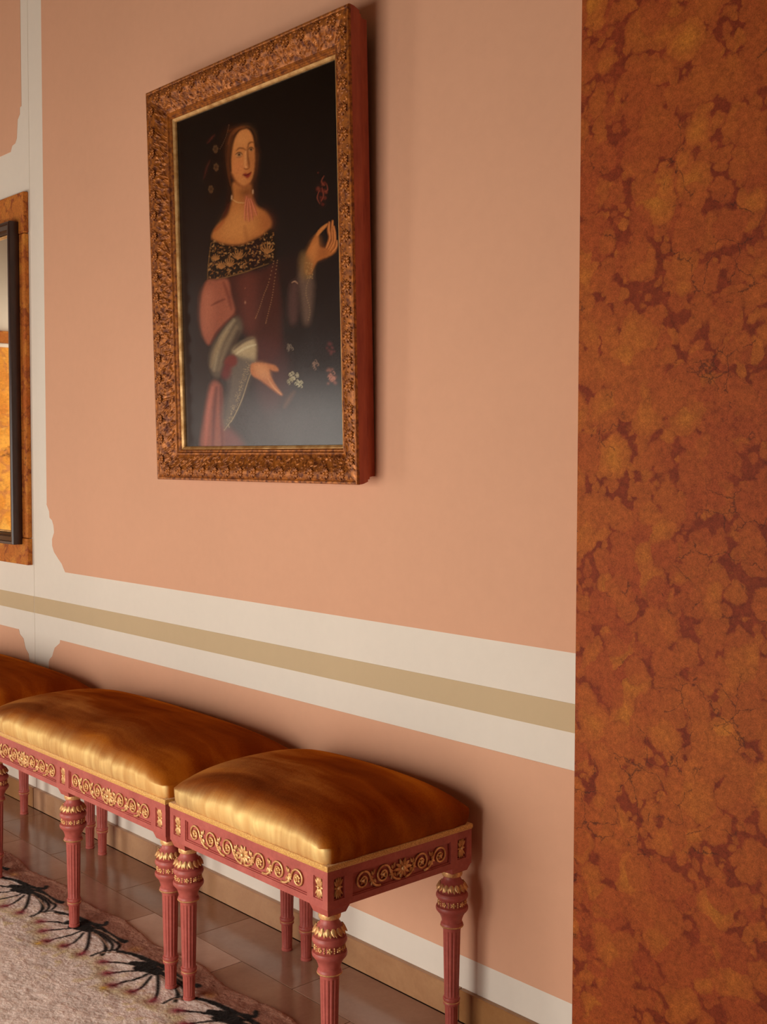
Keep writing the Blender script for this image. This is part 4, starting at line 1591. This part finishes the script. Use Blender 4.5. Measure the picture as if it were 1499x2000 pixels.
gx = np.r_[np.arange(-5.2, -3.95, 0.03), np.arange(-3.95, -1.95, 0.0036), np.arange(-1.95, -0.4, 0.03)]
gy = np.r_[np.arange(-2.5, -1.0, 0.03), np.arange(-1.0, -0.24, 0.0036)]
RX, RY = np.meshgrid(gx, gy, indexing='ij')
EDGE = -0.305
# warp the last strip of the grid so that the rug's edge is gently scalloped
sc = EDGE + 0.010 * np.sin(RX * 2 * math.pi / 0.36 + 0.9) + 0.0015 * np.sin(RX * 41)
ymin = gy[0]
tt = (RY - ymin) / (gy[-1] - ymin)
wr = np.clip((RY + 0.75) / (gy[-1] + 0.75), 0, 1)
RY = RY + (sc - gy[-1]) * wr
SHX, SHY = RX, RY
dist_e = np.minimum(sc - RY, 9)
rc_ = np.zeros(RX.shape + (3,))
rc_[:] = (0.93, 0.76, 0.67)
nzl = blur(RNG.standard_normal(RX.shape), 10)
nzl = nzl / nzl.std()
nzs = blur(RNG.standard_normal(RX.shape), 2)
nzs = nzs / nzs.std()
rc_ *= (1 + 0.05 * nzl + 0.06 * nzs)[..., None]


def rug_lay(mk, c):
    global rc_
    rc_ = rc_ * (1 - mk[..., None]) + np.array(c) * mk[..., None]


bd = np.clip((0.105 + 0.018 * np.sin(RX * 2 * math.pi / 0.36 + 0.4) + 0.012 * nzl - dist_e) / 0.02, 0, 1)
rug_lay(bd * 0.95, (0.34, 0.130, 0.075))
rug_lay(np.clip((0.034 + 0.010 * nzs - dist_e) / 0.012, 0, 1) * 0.7, (0.50, 0.25, 0.165))
# yellow flecks inside the border
fl_ = np.clip((nzs - 0.9) * 1.5, 0, 1) * np.exp(-((dist_e - 0.24) / 0.075) ** 2)
rug_lay(fl_ * 0.6, (0.66, 0.50, 0.17))


def rug_stroke(pts, c, wd, op=0.95, dx=0.0, soft=0.0028):
    P_ = spline([(p[0] + dx, p[1]) for p in pts], False, 5)
    bx0, by0 = P_.min(0) - 0.03
    bx1, by1 = P_.max(0) + 0.03
    ok = (RX > bx0) & (RX < bx1) & (RY > by0) & (RY < by1)
    if not ok.any():
        return
    x, y_ = RX[ok], RY[ok]
    best = np.zeros(x.shape)
    for i in range(len(P_) - 1):
        a, c2 = P_[i], P_[i + 1]
        d = c2 - a
        L2 = (d ** 2).sum() + 1e-12
        t_ = np.clip(((x - a[0]) * d[0] + (y_ - a[1]) * d[1]) / L2, 0, 1)
        di = np.hypot(x - a[0] - t_ * d[0], y_ - a[1] - t_ * d[1])
        best = np.maximum(best, np.clip((wd + soft - di) / (2 * soft), 0, 1))
    mk = np.zeros(RX.shape)
    mk[ok] = best * op
    rug_lay(mk, c)


def rug_dab(p, c, r, op=0.9, dx=0.0):
    d2 = ((RX - p[0] - dx) ** 2 + (RY - p[1]) ** 2) / r ** 2
    mk = np.where(d2 < 9, np.exp(-d2), 0) * op
    rug_lay(mk, c)


BLACK = (0.010, 0.007, 0.007)
lines = [([(180, 565), (260, 540), (340, 540), (430, 570), (520, 615)], 0.0035), ([(330, 545), (420, 560), (520, 600), (600, 640), (660, 690), (740, 712)], 0.006),
         ([(430, 610), (500, 630), (580, 640), (640, 670), (690, 700), (735, 716)], 0.006), ([(450, 600), (540, 610), (610, 620), (625, 600)], 0.006),
         ([(440, 630), (520, 650), (580, 680), (615, 720), (620, 760), (600, 790)], 0.005), ([(480, 640), (560, 655), (630, 700), (660, 740), (640, 780)], 0.004),
         ([(520, 640), (600, 660), (670, 710), (700, 735), (680, 765)], 0.004), ([(400, 600), (470, 610), (540, 640)], 0.010), ([(420, 625), (480, 640), (540, 655)], 0.010)]
brs = [([(440, 620), (390, 608), (330, 600), (250, 595)], 0.0036), ([(430, 635), (380, 640), (320, 645), (260, 650)], 0.0036), ([(470, 655), (400, 680), (330, 695), (280, 710)], 0.0036),
       ([(490, 665), (460, 695), (430, 720), (385, 740)], 0.0036), ([(525, 665), (520, 710), (510, 750), (490, 780)], 0.0040)]
fls = [(235, 595), (250, 650), (265, 710), (372, 740), (478, 786)]
PITCH_R = 0.359
for k in range(-2, 4):
    dx = k * PITCH_R * (0.98 if k > 0 else 1.02)
    for p in fls:
        for (ox, oy) in ((-30, 20), (-20, -18), (12, 26), (-55, 4)):
            rug_dab(zE([(p[0] + ox, p[1] + oy)])[0], (0.64, 0.50, 0.20), 0.016, 0.55, dx)
    for q, wd in lines + brs:
        rug_stroke(zE(q), BLACK, wd * 1.15 + 0.0006, 1.0, dx, 0.0022)
    # brown wood showing between the dark lines
    for q in ([(560, 640), (630, 670), (690, 712)], [(540, 660), (600, 700), (640, 750)], [(240, 548), (330, 552), (420, 585)]):
        rug_stroke(zE(q), (0.50, 0.31, 0.21), 0.0026, 0.9, dx, 0.0018)
    for p in fls:
        rug_dab(zE([p])[0], (0.34, 0.035, 0.055), 0.0185, 1.0, dx)
        rug_dab(zE([(p[0] + 8, p[1] + 3)])[0], (0.07, 0.015, 0.02), 0.0045, 0.9, dx)
    rug_dab(zE([(222, 724)])[0], (0.72, 0.42, 0.04), 0.010, 0.9, dx)
    rug_dab(zE([(790, 760)])[0], (0.60, 0.28, 0.05), 0.016, 0.5, dx)
# pile: tufts, soft combed ridges, rounded edge
rd = np.clip(dist_e / 0.014, 0, 1)
edge_h = np.sqrt(np.clip(1 - (1 - rd) ** 2, 0, 1))
inner = np.minimum(np.minimum(RX - gx[0], gx[-1] - RX), RY - ymin)
edge_h = edge_h * np.clip(inner / 0.03, 0, 1)
RZ = 0.0008 + edge_h * (RUG_T - 0.002 + 0.0006 * nzs + 0.0003 * nzl + 0.0008 * RNG.standard_normal(RX.shape))
RZ = np.clip(RZ, 0.0006, RUG_T - 0.0001)
P = np.stack([RX, RY, RZ], -1)
P = P.transpose(1, 0, 2)
rug = link('patterned_rug', grid_mesh('patterned_rug', P, M['wool'], np.clip(rc_, 0.004, 1).transpose(1, 0, 2)))
tag(rug, 'pale pink wool rug with black branching border, under the front legs of the seats', 'rug')
